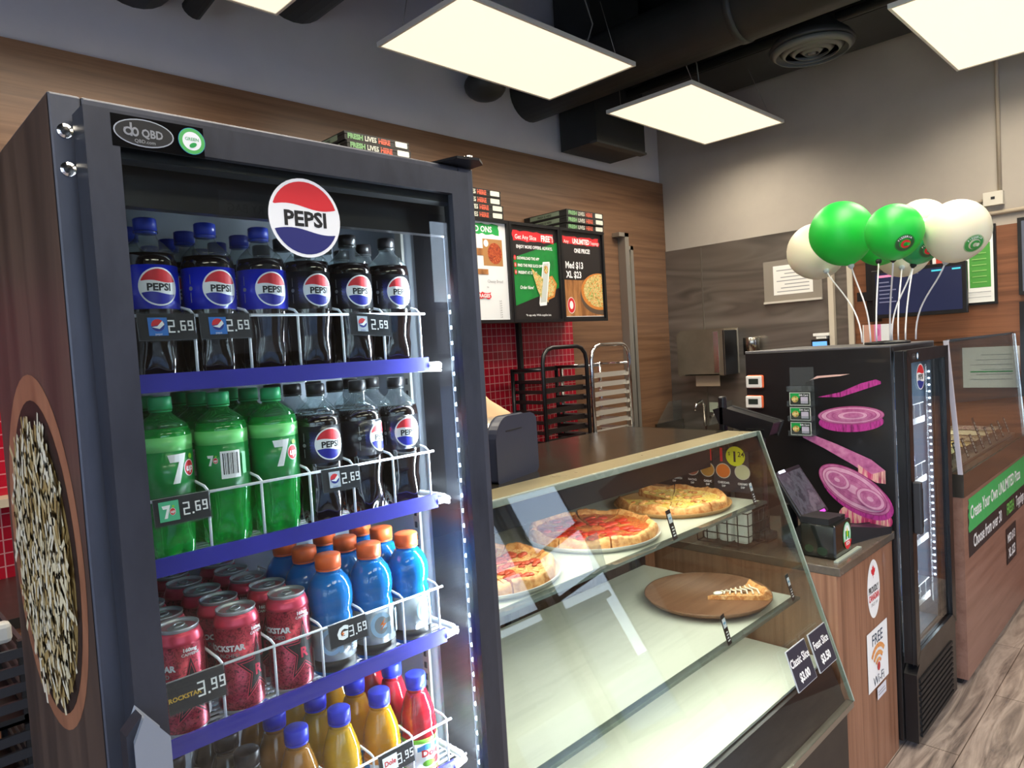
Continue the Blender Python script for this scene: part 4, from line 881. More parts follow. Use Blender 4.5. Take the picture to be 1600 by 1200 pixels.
# napkin dispenser
nd = thing('napkin_dispenser', 'navy and steel napkin dispenser on top of the pizza case', 'napkin dispenser', (1.21, 1.29, 1.3145), math.radians(14))
W, H, D = .205, .165, .20
def capprof(k=1.0):
    P = [(0, 0.004), (0, H*.62)]; P += [(.06*(1-math.cos(t)), H*.62+H*.38*math.sin(t)) for t in [PI/2*i/8 for i in range(1, 9)]]
    P += [(W-.03, H*.985), (W-.012, H*.95), (W, H*.88), (W, .012), (W-.012, 0), (.012, 0)]; return P
navy = M('navy_plastic', '#2c3142', .4)
MB().prism(capprof(), 'y', 0, .03, navy).prism(capprof(), 'y', D-.03, D, navy).build('end_cap', nd, bevel=.004)
MB().prism([(p[0]+.004 if p[0] < .1 else p[0]-.004, p[1]-.003 if p[1] > .02 else p[1]) for p in capprof()], 'y', .03, D-.03, M('dispenser_steel', '#a39a8c', .3, .9)).build('steel_body', nd)
MB().box(.045, .125, -.001, 0, H*.78, H*.795, blackm).build('slot', nd)
d = Decal(lambda u, v, h: (.0035-h, D-u, v)); d.rect(.035, .01, D-.035, H*.66, paper); d.ell(.13, .055, .028, .030, food_a, 20).ell(.13, .055, .02, .02, M('salad_green', '#4f8a34', .5), 14); d.rect(.05, .088, .11, .091, greyp).rect(.05, .096, .09, .099, redm); d.build('printed_panel', nd)
nap = MB(); N = 10; vs = []; fs = []
for i in range(N+1):
    for j in range(5):
        t = i/N; s = j/4; vs.append((.02+t*.15+.01*math.sin(6*s), .06+.07*s+.012*math.sin(5*t+2*s), H*.96+.078*s*(1-.35*t*t)-.01*(1-s)+.004*math.sin(9*t)))
for i in range(N):
    for j in range(4): a = i*5+j; fs.append((a, a+1, a+6, a+5))
nap.add(vs, fs, M('kraft_napkin', '#cba983', .8), True)
npo = nap.build('napkin', loc=(1.21, 1.29, 1.3145), rot=(0, 0, math.radians(14))); so_ = npo.modifiers.new('thick', 'SOLIDIFY'); so_.thickness = .0015; tag(npo, 'brown kraft napkin sticking out of the dispenser', 'napkin')

# ------------------------------------------------------------------ till counter
tc_ = thing('till_counter', 'wooden till counter with stickers between pizza case and black cooler', 'counter')
KX0, KX1, KY0, KY1 = 2.352, 2.912, .905, 1.62
MB().box(KX0, KX1, KY0, KY1, .0, .838, wood_v).build('body', tc_)
MB().rbox(KX0-.001, KX1, KY0-.012, KY1, .8385, .868, MN('worktop_bronze', ['#4f463d', '#62574c'], (1, 1, 1), 30, .25, coat=.3), .003).build('worktop', tc_)
d = Decal(front(0, 0, KY0-.0004), dh=.0004)
d.ell(2.693, .701, .064, .108, whitep, 48)
leaf = [(0, 1), (.18, .66), (.42, .78), (.34, .28), (.62, .52), (.70, .36), (1, .36), (.86, .08), (.96, -.02), (.42, -.38), (.48, -.58), (.06, -.50), (.05, -.95), (-.05, -.95), (-.06, -.50), (-.48, -.58), (-.42, -.38), (-.96, -.02), (-.86, .08), (-1, .36), (-.70, .36), (-.62, .52), (-.34, .28), (-.42, .78), (-.18, .66)]
def fan(d, pts, cu, cv, m):
    n = len(pts); d.put([(cu, cv)]+pts, [(0, i+1, (i+1) % n+1) for i in range(n)], m)
# text rises along the front face, which runs along x
fan(d, [(2.693+p[0]*.022, .765+p[1]*.026) for p in leaf], 2.693, .765, redm)
d.text('PROUDLY', 2.693, .690, .034, blackp, bold=.02, xs=.68); d.text('CANADIAN', 2.693, .661, .034, redm, bold=.02, xs=.60); d.text('SINCE 1999', 2.693, .641, .017, greyp, xs=.8)
d.rect(2.600, .338, 2.815, .556, whitep); d.text('FREE', 2.707, .497, .058, M('wifi_navy', '#1f3550', .5), bold=.01, xs=.95); d.text('Wi-Fi', 2.707, .346, .050, M('wifi_navy', '#1f3550', .5), bold=.0, xs=1)
wm = MN('wifi_pizza', ['#b8402a', '#e08a3c', '#e8b070', '#c9502e'], (1, 1, 1), 60, .5, pos=[.35, .45, .55, .65])
for r0, r1 in ((.075, .092), (.048, .064), (.026, .038)):
    P = [(2.707+r1*math.cos(t), .402+r1*math.sin(t)) for t in [PI*.22+PI*.56*k/14 for k in range(15)]]; Q = [(2.707+r0*math.cos(t), .402+r0*math.sin(t)) for t in [PI*.22+PI*.56*k/14 for k in range(15)]]
    d.h += d.dh; d.put(P+Q, [(k, k+1, 15+k+1, 15+k) for k in range(14)], wm, False)
d.ell(2.707, .408, .014, .016, M('wifi_red', '#c23a3a', .5), 20)
d.rect(2.680, .288, 2.775, .332, M('small_label', '#dcdce6', .5)); d.rect(2.69, .312, 2.76, .315, greyp).rect(2.69, .302, 2.765, .305, greyp)
d.build('stickers', tc_, label='round maple leaf sticker above a white Wi-Fi notice')
# on the counter
rb = MB(); rb.rbox(0, .150, 0, .12, 0, .118, M('gloss_black', '#131613', .15, coat=.5), .006); rb.prism([(0, .118), (.150, .118), (.150, .128), (0, .140)], 'y', .02, .12, blackm)
d = Decal(lambda u, v, h: (u, -.0004-h, v), dh=.0004); d.ell(.105, .064, .036, .048, greenp, 36).ell(.105, .068, .032, .042, M('sticker_mint', '#bfe0cf', .5), 36).ell(.105, .070, .022, .030, whitep, 24).poly([(.092, .06), (.105, .095), (.118, .06)], yellowp).rect(.088, .052, .100, .082, greenp).rect(.110, .052, .122, .078, greenp)
d.poly([(.105+.036*math.cos(t), .064+.048*math.sin(t)) for t in [PI*1.12+PI*.76*k/12 for k in range(13)]], redm); d.text('PIZZA', .105, .032, .016, whitep, bold=.03, xs=.8)
merge(rb, d); d = Decal(lambda u, v, h: (-.0004-h, .12-u, v)); d.ell(.03, .03, .016, .014, M('faint_green', '#22331f', .3)).ell(.075, .025, .018, .015, M('faint_green', '#22331f', .3)); merge(rb, d)
tag(rb.build('counter_box', loc=(2.425, .932, .869), rot=(0, 0, .0)), 'glossy black box with a round green and red sticker on the till counter', 'box')
tg = MB(); tg.box(2.40, 2.62, .915, .930, .8685, .874, M('glass_edge', '#9aa59c', .25)); tag(tg.build('clear_strip'), 'thin pale strip along the counter edge before the black box', 'strip')
ct = thing('card_terminal', 'black card payment pad lying at the right of the till counter', 'card terminal', (2.66, 1.0, .869), math.radians(-16))
MB().prism([(0, 0), (.23, 0), (.235, .008), (.235, .022), (.16, .030), (.0, .062), (-.005, .05)], 'y', -.045, .045, black).build('body', ct, bevel=.003); MB().box(.02, .10, -.036, .036, .05, .0515, M('pad_screen', '#2a2c3a', .2), Matrix.Translation((0, 0, .009)) @ Matrix.Rotation(.2, 4, 'Y')).build('screen', ct); MB().box(.235, .2365, -.03, .03, .008, .012, M('pad_slot', '#3a55b8', .3)).build('slot', ct)
tb = thing('customer_display', 'dark tilted customer screen behind the black box on the counter', 'screen', (2.462, 1.05, .985))
a_ = math.atan2(.155, .10); Tm = Matrix.Rotation(a_, 4, 'X')
MB().rbox(-.006, .214, -.006, .192, -.014, 0, black, .004, Tm).build('housing', tb)
sm_ = MN('screen_off', ['#2a2b33', '#4a4a54', '#37353f', '#5a5560'], (1, 1, 1), 14, .25, pos=[.35, .45, .55, .65]); MB().box(.004, .204, .01, .178, 0, .001, sm_, Tm).build('screen_glass', tb)
MB().box(.03, .075, .182, .192, 0, .004, M('white_lamp', '#e9ecff', .4, emit=1.2), Tm).build('status_light', tb); MB().box(.14, .18, -.004, .006, 0, .003, M('pink_lamp', '#e23cd6', .4, emit=1.5), Tm).build('logo_light', tb)
MB().prism([(-.115, .06), (-.115, .16), (-.05, .1)], 'x', .04, .19, black, Matrix.Translation((0, .135, -.175))).cyl((.1, .10, -.115), (.1, .10, .03), .03, black, 20).box(.03, .2, .02, .10, -.116, -.10, black).build('stand', tb)
pm = thing('till_monitor', 'black till monitor seen from behind above the case corner', 'monitor', (2.52, 1.47, .869))
MB().prism([(-.30, .455), (-.10, .508), (-.07, .50), (-.09, .455), (-.28, .405)], 'x', -.03, .06, black).build('screen_back', pm, bevel=.006); MB().rbox(.0, .05, -.24, -.12, .03, .42, black, .01).rbox(-.02, .07, -.26, -.04, 0, .03, black, .006).build('stand', pm); MB().rbox(-.03, .0, -.11, -.085, .0, .555, black, .006).build('arm', pm); MB().box(-.033, -.030, -.27, -.20, .43, .435, chrome).build('edge_glint', pm)
wb = thing('wire_basket', 'black wire basket of white paper sleeves behind the case end glass', 'basket', (2.372, 1.22, .869))
g = MB()
for z in (.01, .05, .09, .135): g.tube([(0, 0, z), (.17, 0, z), (.17, .21, z), (0, .21, z)], .0022, blackm, 6, True)
for k in range(6): y = .042*k; g.cyl((0, y, .01), (0, y, .135), .002, blackm, 6).cyl((.17, y, .01), (.17, y, .135), .002, blackm, 6)
for k in range(5): x = .0425*k; g.cyl((x, 0, .01), (x, 0, .135), .002, blackm, 6).cyl((x, .21, .01), (x, .21, .135), .002, blackm, 6).cyl((x, 0, .01), (x, .21, .01), .002, blackm, 6)
g.build('wire_frame', wb)
for k, (nm) in enumerate(('nearest the glass front', 'in the middle', 'farthest from the glass front')):
    tag(MB().rbox(0, .05, 0, .054, 0, .135, paper, .012).build('paper_sleeve', loc=(2.385, 1.232+.064*k, .885), rot=(0, .05, 0)), 'white paper sleeve standing %s in the wire basket' % nm, 'paper sleeve', 'white sleeves in the basket')

# ------------------------------------------------------------------ second cooler
c2 = thing('beverage_cooler', 'black glass door cooler with red onions printed on its side', 'drinks cooler')
EX0, EX1, EY0, EY1, ET = 2.921, 3.50, .888, 1.48, 1.577
onion_bg = M('side_black', '#131213', .35, coat=.2)
b = MB(); b.box(EX0, EX0+.03, EY0, EY1, .03, ET, onion_bg).box(EX1-.03, EX1, EY0, EY1, .03, ET, onion_bg).box(EX0+.03, EX1-.03, EY1-.03, EY1, .03, ET, onion_bg).box(EX0+.03, EX1-.03, EY0, EY1-.03, ET-.03, ET, onion_bg).box(EX0+.03, EX1-.03, EY0, EY1-.03, .03, .36, onion_bg)
b.box(EX0-.001, EX1, EY0, EY1, ET, ET+.008, M('top_edge', '#5f5f62', .4)); b.build('cabinet', c2, bevel=.002)
lb = M('cooler2_liner', '#7f8c9a', .4)
MB().box(EX0+.03, EX0+.033, EY0+.01, EY1-.03, .36, ET-.03, lb).box(EX1-.033, EX1-.03, EY0+.01, EY1-.03, .36, ET-.03, lb).box(EX0+.033, EX1-.033, EY1-.034, EY1-.031, .36, ET-.03, lb).box(EX0+.033, EX1-.033, EY0+.01, EY1-.034, .36, .363, lb).box(EX0+.033, EX1-.033, EY0+.01, EY1-.034, ET-.034, ET-.031, M('cooler_liner_dark', '#1c1a1c', .3)).build('liner', c2)
# onions
on_a = MN('onion_pink', ['#98487a', '#b56492', '#c884a8'], (1, 1, 1), 30, .45)
on_l = MN('onion_ring_line', ['#8e2f66', '#a3447a'], (1, 1, 1), 20, .45); on_w = MN('onion_light', ['#c98aac', '#d8a8c0'], (1, 1, 1), 30, .45)
on_b = MN('onion_purple', ['#8a1a6a', '#b83a92', '#6a1450'], (1, 6, 1), 14, .45, pos=[.35, .5, .65]); on_c = M('onion_pale', '#d9b3a8', .5); on_d = MN('onion_magenta', ['#7a1842', '#c23c74', '#e3b9a8', '#8f2250'], (1, 14, 1), 6, .45, pos=[.3, .45, .55, .7])
d = Decal(left(EY1, 0, EX0), dh=.0003)
d.h += .0003
def Y(y): return EY1-y
d.poly([(Y(1.20), 1.455), (Y(1.17), 1.472), (Y(1.10), 1.476), (Y(1.04), 1.478), (Y(1.08), 1.470), (Y(1.16), 1.464)], on_c)
d.poly([(Y(1.17), 1.385), (Y(1.08), 1.405), (Y(1.0), 1.44), (Y(.945), 1.455), (Y(.927), 1.447), (Y(.927), 1.437), (Y(1.0), 1.412), (Y(1.08), 1.385)], on_b)
def rings(cu, cv, ru, rv, rot, n=7, off=(0, 0), k0=1.0):
    for k in range(n):
        q = k0*(1-k/n); d.ell(cu+off[0]*(1-q), cv+off[1]*(1-q), ru*q, rv*q, (on_a, on_w, on_a)[k % 3], 44, rot); d.ell(cu+off[0]*(1-q), cv+off[1]*(1-q), ru*q*.93, rv*q*.93, on_l, 44, rot); d.ell(cu+off[0]*(1-q), cv+off[1]*(1-q), ru*q*.90, rv*q*.90, (on_w, on_a, on_a)[k % 3], 44, rot)
d.ell(Y(1.045), 1.285, .125, .040, on_b, 40, .06).ell(Y(1.045), 1.312, .127, .037, on_l, 40, .05); rings(Y(1.045), 1.312, .125, .034, .05, 6, (.02, 0))
d.poly([(Y(1.24), 1.238), (Y(1.21), 1.235), (Y(1.10), 1.195), (Y(.97), 1.140), (Y(.92), 1.10), (Y(.92), 1.055), (Y(.955), 1.06), (Y(1.04), 1.115), (Y(1.15), 1.175), (Y(1.235), 1.215)], on_a)
d.poly([(Y(1.02), 1.118), (Y(.97), 1.082), (Y(.92), 1.10), (Y(.92), 1.048), (Y(.955), 1.05), (Y(1.02), 1.085)], on_d)
d.ell(Y(1.0), .905, .10, .055, on_d, 40, -.05).ell(Y(1.03), 1.000, .150, .076, on_b, 44, -.52).ell(Y(1.04), 1.016, .150, .072, on_l, 44, -.52); rings(Y(1.04), 1.016, .147, .068, -.52, 4, (.0, 0), 1.0); rings(Y(1.10), 1.050, .055, .034, -.52, 4); rings(Y(.975), .985, .06, .038, -.52, 4)
d.build('side_graphic', c2, label='printed panel of sliced red onions')
# grille below
gr = MB(); gr.box(EX0+.015, EX1, EY0-.048, EY0-.002, .03, .30, black)
for k in range(10): gr.box(EX0+.045, EX1-.07, EY0-.054, EY0-.047, .045+.024*k, .058+.024*k, blackm)
gr.prism([(EX0+.015, .30), (EX0+.06, .335), (EX1, .335), (EX1, .30)], 'y', EY0-.048, EY0-.002, black); gr.build('grille', c2)
# door
EDY0, EDY1 = .834, .880; d0 = (EX0+.008, .345, EX1-.004, 1.560); g0 = (2.972, .385, EX1-.055, 1.515)
dm = MB(); o_ = [(d0[0], d0[1]), (d0[2], d0[1]), (d0[2], d0[3]), (d0[0], d0[3])]; i_ = [(g0[0], g0[1]), (g0[2], g0[1]), (g0[2], g0[3]), (g0[0], g0[3])]
for k in range(4): dm.prism([o_[k], o_[(k+1) % 4], i_[(k+1) % 4], i_[k]], 'y', EDY0, EDY0+.014, black)
j_ = [(g0[0]-.02, g0[1]-.02), (g0[2]+.02, g0[1]-.02), (g0[2]+.02, g0[3]+.02), (g0[0]-.02, g0[3]+.02)]
for k in range(4): dm.prism([o_[k], o_[(k+1) % 4], j_[(k+1) % 4], j_[k]], 'y', EDY0+.014, EDY1, black)
do2 = dm.build('door', c2, bevel=.002); MB().box(g0[0]-.002, g0[2]+.002, EDY0+.012, EDY0+.016, g0[1]-.002, g0[3]+.002, glass).build('glass_pane', do2)
hh = MB().rbox(EX0+.012, EX0+.04, EDY0-.03, EDY0-.001, .86, 1.06, dark, .005).rbox(EX0+.018, EX0+.034, EDY0-.032, EDY0-.028, .885, 1.035, blackm, .002); hh.build('handle', do2)
d = Decal(front(3.13, 1.45, EDY0+.0115)); d.cola(0, 0, .052); d.build('logo_sticker', do2, label='round red, white and blue logo sticker')
d = Decal(front(2.965, 1.523, EDY0-.0003)); d.ell(.045, .013, .022, .010, greyp).ell(.045, .013, .020, .009, blackp).text('QBD', .045, .009, .010, greyp, bold=.02).ell(.09, .013, .013, .013, M('eco_blue', '#2f8fc4', .5)).ell(.09, .013, .010, .010, whitep); d.build('header_label', do2)
l2 = MB().box(EX1-.052, EX1-.034, .892, .905, .42, 1.50, M('led_housing2', '#6c7684', .4)).build('led_strip', c2)
q = MB()
for k in range(32): q.box(EX1-.0555, EX1-.052, .895, .902, .55+.029*k, .556+.029*k, le)
q.build('led_row', l2)
q = MB()
for k in range(32): q.box(EX1-.0365, EX1-.034, 1.06, 1.066, .55+.029*k, .555+.029*k, le)
q.build('led_row', l2)
al = area('cooler_led', (EX1-.06, .90, .96), (0, 0, 0), .012, 1.05, 2.2, (.82, .9, 1)); al.rotation_euler = Vector((-.7, .7, 0)).to_track_quat('-Z', 'Y').to_euler()
for k, z in enumerate((.46, .72, .98, 1.24)):
    s = MB()
    for q_ in range(16): s.cyl((EX0+.04, .93+.03*q_, z), (EX1-.04, .93+.03*q_, z), .0022, wire, 6)
    s.box(EX0+.04, EX1-.06, .918, .922, z-.005, z+.02, wire).cyl((EX0+.04, .92, z+.08), (EX1-.07, .92, z+.08), .002, wire, 6)
    for q_ in range(6): s.cyl((EX0+.06+.08*q_, .92, z), (EX0+.06+.08*q_, .92, z+.08), .002, wire, 6)
    s.build('shelf', c2)
water = M('water_bottle_clear', '#9cc4e4', .08, trans=.45, ior=1.25, coat=1); wl = M('water_label', '#3a62b8', .4); wc = M('water_cap', '#dfe8f2', .4)
def water_bottle():
    t = thing('water_bottle', 'x', 'bottle')
    MB().lathe([(0, 0), (.028, 0), (.032, .01), (.030, .03), (.032, .04), (.030, .05), (.032, .06), (.032, .13), (.024, .155), (.013, .175), (.012, .185)], water, 28).build('bottle_body', t)
    MB().lathe([(.0138, .182), (.0138, .197), (0, .197)], wc, 20).build('cap', t); MB().lathe([(.0324, .07), (.0324, .115)], wl, 28).build('label', t); return t
W0 = water_bottle(); first = True
for k, z in enumerate((.46, .72, .98, 1.24)):
    for c_ in range(5):
        for r_ in range(2):
            lab = 'clear water bottle in the onion cooler, %s shelf, %s, %s row' % (('lowest', 'second', 'third', 'top')[k], ('leftmost', 'second from left', 'middle', 'second from right', 'rightmost')[c_], ('front', 'back')[r_])
            loc = (EX0+.085+.08*c_, .965+.085*r_, z+.003)
            if first: W0.location = loc; W0['label'] = lab; W0['group'] = 'water bottles in the onion cooler'; first = False
            else: dup(W0, loc, .3*c_, lab, 'water bottles in the onion cooler')
# magnets and card holder on its side
def timer(y, z, label):
    t = thing('kitchen_timer', label, 'timer', (EX0-.002, y, z), 0, 'timers stuck to the onion cooler')
    MB().rbox(-.022, -.0135, -.036, .036, -.026, .026, M('timer_white', '#dcdad4', .4), .006).build('face', t); MB().rbox(-.013, .0, -.040, .037, -.028, .029, M('timer_orange', '#e2683a', .4), .008).build('case', t)
    MB().box(-.0228, -.0222, -.022, .022, -.010, .014, M('lcd_dark', '#27302a', .3)).build('display', t); return t
timer(1.435, 1.452, 'upper white and orange timer on the cooler side'); timer(1.440, 1.364, 'lower white and orange timer on the cooler side')
chd = thing('card_holder', 'clear acrylic holder with three rows of gift cards on the cooler side', 'card holder', (EX0-.002, 1.232, 1.225))
acr = MG('acrylic', '#eef2f2', 1.5, .02, .04, '#cfd6d6'); h = MB().box(-.003, 0, -.05, .05, 0, .285, acr)
for k in range(4): h.box(-.040+.004*k, -.037+.004*k, -.048, .048, .0+.062*k, .022+.062*k, acr).box(-.040, -.003, -.048, .048, .0+.062*k, .003+.062*k, acr).box(-.040, -.003, -.05, -.048, 0+.062*k, .022+.062*k, acr).box(-.040, -.003, .048, .05, 0+.062*k, .022+.062*k, acr)
h.build('acrylic_body', chd)
gcd = thing('gift_card', 'x', 'gift card'); MB().box(-.0008, .0008, -.043, .043, 0, .054, M('card_edge', '#d8d8d0', .5)).build('card', gcd)
d = Decal(lambda u, v, hh: (-.001-hh, -u, v)); d.rect(-.043, 0, .043, .054, M('card_pale', '#cfd3c8', .5)).rect(-.040, .003, .040, .051, M('card_dark', '#1d2a20', .4)).rect(-.040, .03, .0, .051, greenp).ell(-.020, .026, .014, .014, food_a, 16).rect(.004, .008, .034, .036, M('card_grey', '#b9b4c4', .5)).text('Gift Card', .016, .040, .010, whitep, bold=.02); d.build('print', gcd)
for k in range(3):
    loc = (EX0-.030, 1.232, 1.2285+.062*k); lab = 'green and black gift card in the %s pocket of the clear holder' % ('lowest', 'second', 'third')[k]
    if k == 0: gcd.location = loc; gcd['label'] = lab; gcd['group'] = 'gift cards in the holder'
    else: dup(gcd, loc, 0, lab, 'gift cards in the holder')

# balloons on the cooler
bs = tag(MB().lathe([(0, 0), (.085, 0), (.088, .004), (.085, .010), (.03, .014), (0, .014)], black, 36).build('balloon_stand', loc=(3.20, .985, ET+.0085)), 'flat black round stand holding the balloon sticks', 'balloon stand')
bg = M('balloon_green', '#17c43f', .42, sub=.2); bw = M('balloon_white', '#e6e2c8', .42, sub=.2)
balloons = [((3.22, 1.270, 2.010), .125, bw, 'white balloon at the left end of the bunch', (3.16, 1.00), 0, 1), ((3.14, 1.130, 2.062), .130, bg, 'big bright green balloon at the left of the bunch', (3.17, .99), 1, 0), ((3.10, .915, 2.030), .108, bg, 'green balloon with logo in the middle of the bunch', (3.19, .98), 0, 1),
            ((3.20, .722, 2.010), .118, bw, 'white balloon with green logo at the right end', (3.22, .95), 0, 1), ((3.34, .955, 1.975), .112, bw, 'white balloon low behind the green ones', (3.21, .975), 0, 0), ((3.29, 1.03, 2.03), .108, bg, 'green balloon mostly hidden between two green balloons', (3.18, .99), 0, 0),
            ((3.36, .885, 2.075), .108, bw, 'white balloon hidden behind the green logo balloon', (3.22, .97), 0, 0), ((3.27, .87, 2.0), .090, M('balloon_teal', '#12a05a', .3, sub=.2, coat=.4), 'dark green balloon behind the green logo balloon', (3.21, .96), 0, 1)]
kb = [1.06, 1.0, .95, .96, 1.12, 1.05, 1.22, 1.0]; balloons_i = [0]; bi_order = [0, 1, 4, 7, 5, 2, 6, 3]
stick = M('stick_white', '#e8e8ec', .4)
for (cx, cy, cz), r, m, lab, (sx, sy), big, logo in balloons:
    kk_ = kb[balloons_i[0]]; cx, cy, cz, r = cx*kk_, cy*kk_, 1.65+(cz-1.65)*kk_, r*kk_
    t = thing('balloon', lab, 'balloon', (cx, cy, cz), 0, 'balloons on the onion cooler')
    bi = balloons_i[0]; balloons_i[0] += 1; sx += .711*(-.075+.0215*bi_order[bi]); sy += -.703*(-.075+.0215*bi_order[bi])
    ax = Vector((cx-sx, cy-sy, .42)).normalized(); Q = ax.to_track_quat('Z', 'X').to_matrix().to_4x4()
    pr = [(0, -r*1.16), (.009, -r*1.155), (.006, -r*1.12), (.012, -r*1.07)]+[(r*math.sin(t_)*(1-.10*max(0, math.cos(t_))), -r*math.cos(t_)*1.05) for t_ in [PI*(.12+.88*k/20) for k in range(21)]]
    MB().lathe(pr, m, 36, Q).build('skin', t)
    e = Q @ Vector((0, 0, -r*1.12)); base_ = Vector((sx-cx, sy-cy, ET+.02-cz)); P = []
    for k in range(13):
        u = k/12; a1 = base_; c1 = base_+Vector((0, 0, .16)); c2_ = e-ax*.12; P.append(a1*(1-u)**3+c1*3*u*(1-u)**2+c2_*3*u*u*(1-u)+e*u**3)
    MB().tube(P, .0032, stick, 7).build('stick', t)
    MB().lathe([(.004, 0), (.012, .010), (.014, .022)], M('clip', '#b9c4c9', .4) if big or m is bw else blackm, 16, Matrix.Translation(e-ax*.012) @ Q.to_3x3().to_4x4()).build('clip', t)
    if logo:
        vdir = Vector((-cx, -cy, 1.65-cz)).normalized(); s_ = -1 if 'left end' in lab else 1
        rt = Vector((.711, -.703, 0)); n = (vdir*.75+rt*((.62 if s_ < 0 else .42) if m is bw else .30)+Vector((0, 0, .15 if s_ < 0 else -.32))).normalized(); uu = Vector((0, 0, 1)).cross(n).normalized(); vv = n.cross(uu); R_ = r*1.005
        if True:
            def fn(u, v, h, n=n, uu=uu, vv=vv, R_=R_, Q=Q):
                p = (n+uu*(u/R_)+vv*(v/R_)).normalized(); l_ = Q.inverted() @ p; th = math.acos(max(-1, min(1, -l_.z))); rad = r*math.sin(th)*(1-.10*max(0, math.cos(th))); zz = -r*math.cos(th)*1.05; k_ = math.hypot(rad, zz); return p*(k_+.0008+h)
            d = Decal(fn, dh=.0004); g1 = M('balloon_logo', '#3a9a46', .4) if m is bw else M('balloon_logo_dark', '#2a5a34', .4)
            def ring(r0, r1, mm):
                d.h += d.dh; n_ = 36; d.put([(rr*math.cos(2*PI*k/n_), rr*math.sin(2*PI*k/n_)) for rr in (r0, r1) for k in range(n_)], [(k, (k+1) % n_, n_+(k+1) % n_, n_+k) for k in range(n_)], mm, False)
            ring(.021, .034, g1); ring(.0355, .037, g1)
            for k, chh in enumerate('PIZZERIA'): a = PI*.85-k*.24; d.text(chh, .0245*math.cos(a), .0245*math.sin(a), .010, whitep, rot=a-PI/2, bold=.03)
            ring(.008, .0165, g1 if m is bw else redm); d.ell(.009, 0, .006, .007, m, 16); d.build('logo', t)
# pink card behind the balloons
sg = MB().box(0, .26, 0, .004, 0, .085, paper); d = Decal(lambda u, v, h: (u, -.0005-h, v)); d.rect(0, 0, .06, .085, M('card_peach', '#d9a48c', .5)).rect(.06, 0, .09, .085, M('card_coral', '#d8826a', .5)).rect(.09, 0, .15, .085, M('card_pink', '#e887b8', .5)).ell(.12, .05, .015, .018, M('card_pink2', '#d0609c', .5)); merge(sg, d)
tag(sg.build('promo_card', loc=(3.27, 1.10, ET+.0085), rot=(0, 0, -.15)), 'low pink and white card lying behind the balloon stand', 'card')

# ------------------------------------------------------------------ topping counter
tpc = thing('topping_counter', 'wood fronted topping counter with glass guard beyond the onion cooler', 'counter')
TX0, TX1, TY0, TY1 = 3.615, 5.09, .822, 1.62
MB().box(TX0, TX1, TY0, TY1, .03, .87, wood_pink).box(TX0+.02, TX1, TY0+.03, TY1, 0, .03, blackm).build('body', tpc)
MB().box(TX0-.004, TX1, TY0-.006, TY1, .87, .975, MN('steel_trim', ['#7c7468', '#958c80'], (1, 8, 8), 3, .25, .9)).build('steel_rim', tpc)
MB().box(TX0+.03, TX1-.03, TY0+.05, TY1-.05, .975, .985, M('well_steel', '#b9b4aa', .3, .9)).build('deck', tpc)
gl = MB(); gl.prism([(TY0, .976), (TY0+.038, 1.575), (TY0+.044, 1.575), (TY0+.006, .976)], 'x', TX0, TX1, glass); gl.box(TX0, TX1, TY0+.045, TY1-.2, 1.568, 1.576, glass); gl.prism([(TY0+.006, .976), (TY0+.044, 1.568), (TY1-.2, 1.568), (TY1-.2, .976)], 'x', TX0, TX0+.006, glass); gl.build('glass_guard', tpc)
MB().prism([(TY0-.004, .976), (TY0+.036, 1.58), (TY0+.056, 1.58), (TY0+.014, .976)], 'x', TX0-.012, TX0-.001, M('edge_white', '#c8c4d0', .4)).prism([(TY0-.004, .976), (TY0+.036, 1.58), (TY0+.046, 1.58), (TY0+.006, .976)], 'x', TX1-.02, TX1, chrome).box(TX0, TX1, TY0+.034, TY0+.048, 1.576, 1.584, chrome).build('guard_trim', tpc)
d = Decal(front(TX0, 0, TY0-.0004), dh=.0004)
d.poly([(.075, .575), (1.47, .575), (1.47, .80), (.075, .80)], M('banner_dark', '#2b2527', .5))
P = [(.085+random.uniform(-.012, .012), .69+.012*k) for k in range(14)]; d.poly([(1.47, .69), (1.47, .855)]+P[::-1], M('banner_green', '#3faf5e', .5))
d.text('Create Your Own UNLIMITED Pizza', .12, .745, .088, whitep, al='L', bold=.02, xs=.86); d.text('Choose from over 30', .16, .605, .085, whitep, al='L', bold=.02, xs=.80); d.text('FRESH', .885, .605, .085, M('banner_lime', '#6fc05a', .5), al='L', bold=.03, xs=.80); d.text('Toppings', 1.12, .605, .085, whitep, al='L', bold=.02, xs=.7)
d.rect(.85, .34, 1.10, .535, M('banner_dark', '#2b2527', .5)); d.text('MED $13', .975, .455, .062, whitep, bold=.03, xs=.8); d.text('XL $23', .975, .37, .070, whitep, bold=.03, xs=.8)
d.build('front_print', tpc, label='green and dark banner with white lettering')
fm_ = [('#b03a26', 'topping_red'), ('#4f7a33', 'topping_green'), ('#d9b14a', 'topping_yellow'), ('#6b4a36', 'topping_brown'), ('#d9cdb0', 'topping_white'), ('#7d3a63', 'topping_purple')]
fn_ = ['red', 'green', 'yellow', 'brown', 'white', 'purple']
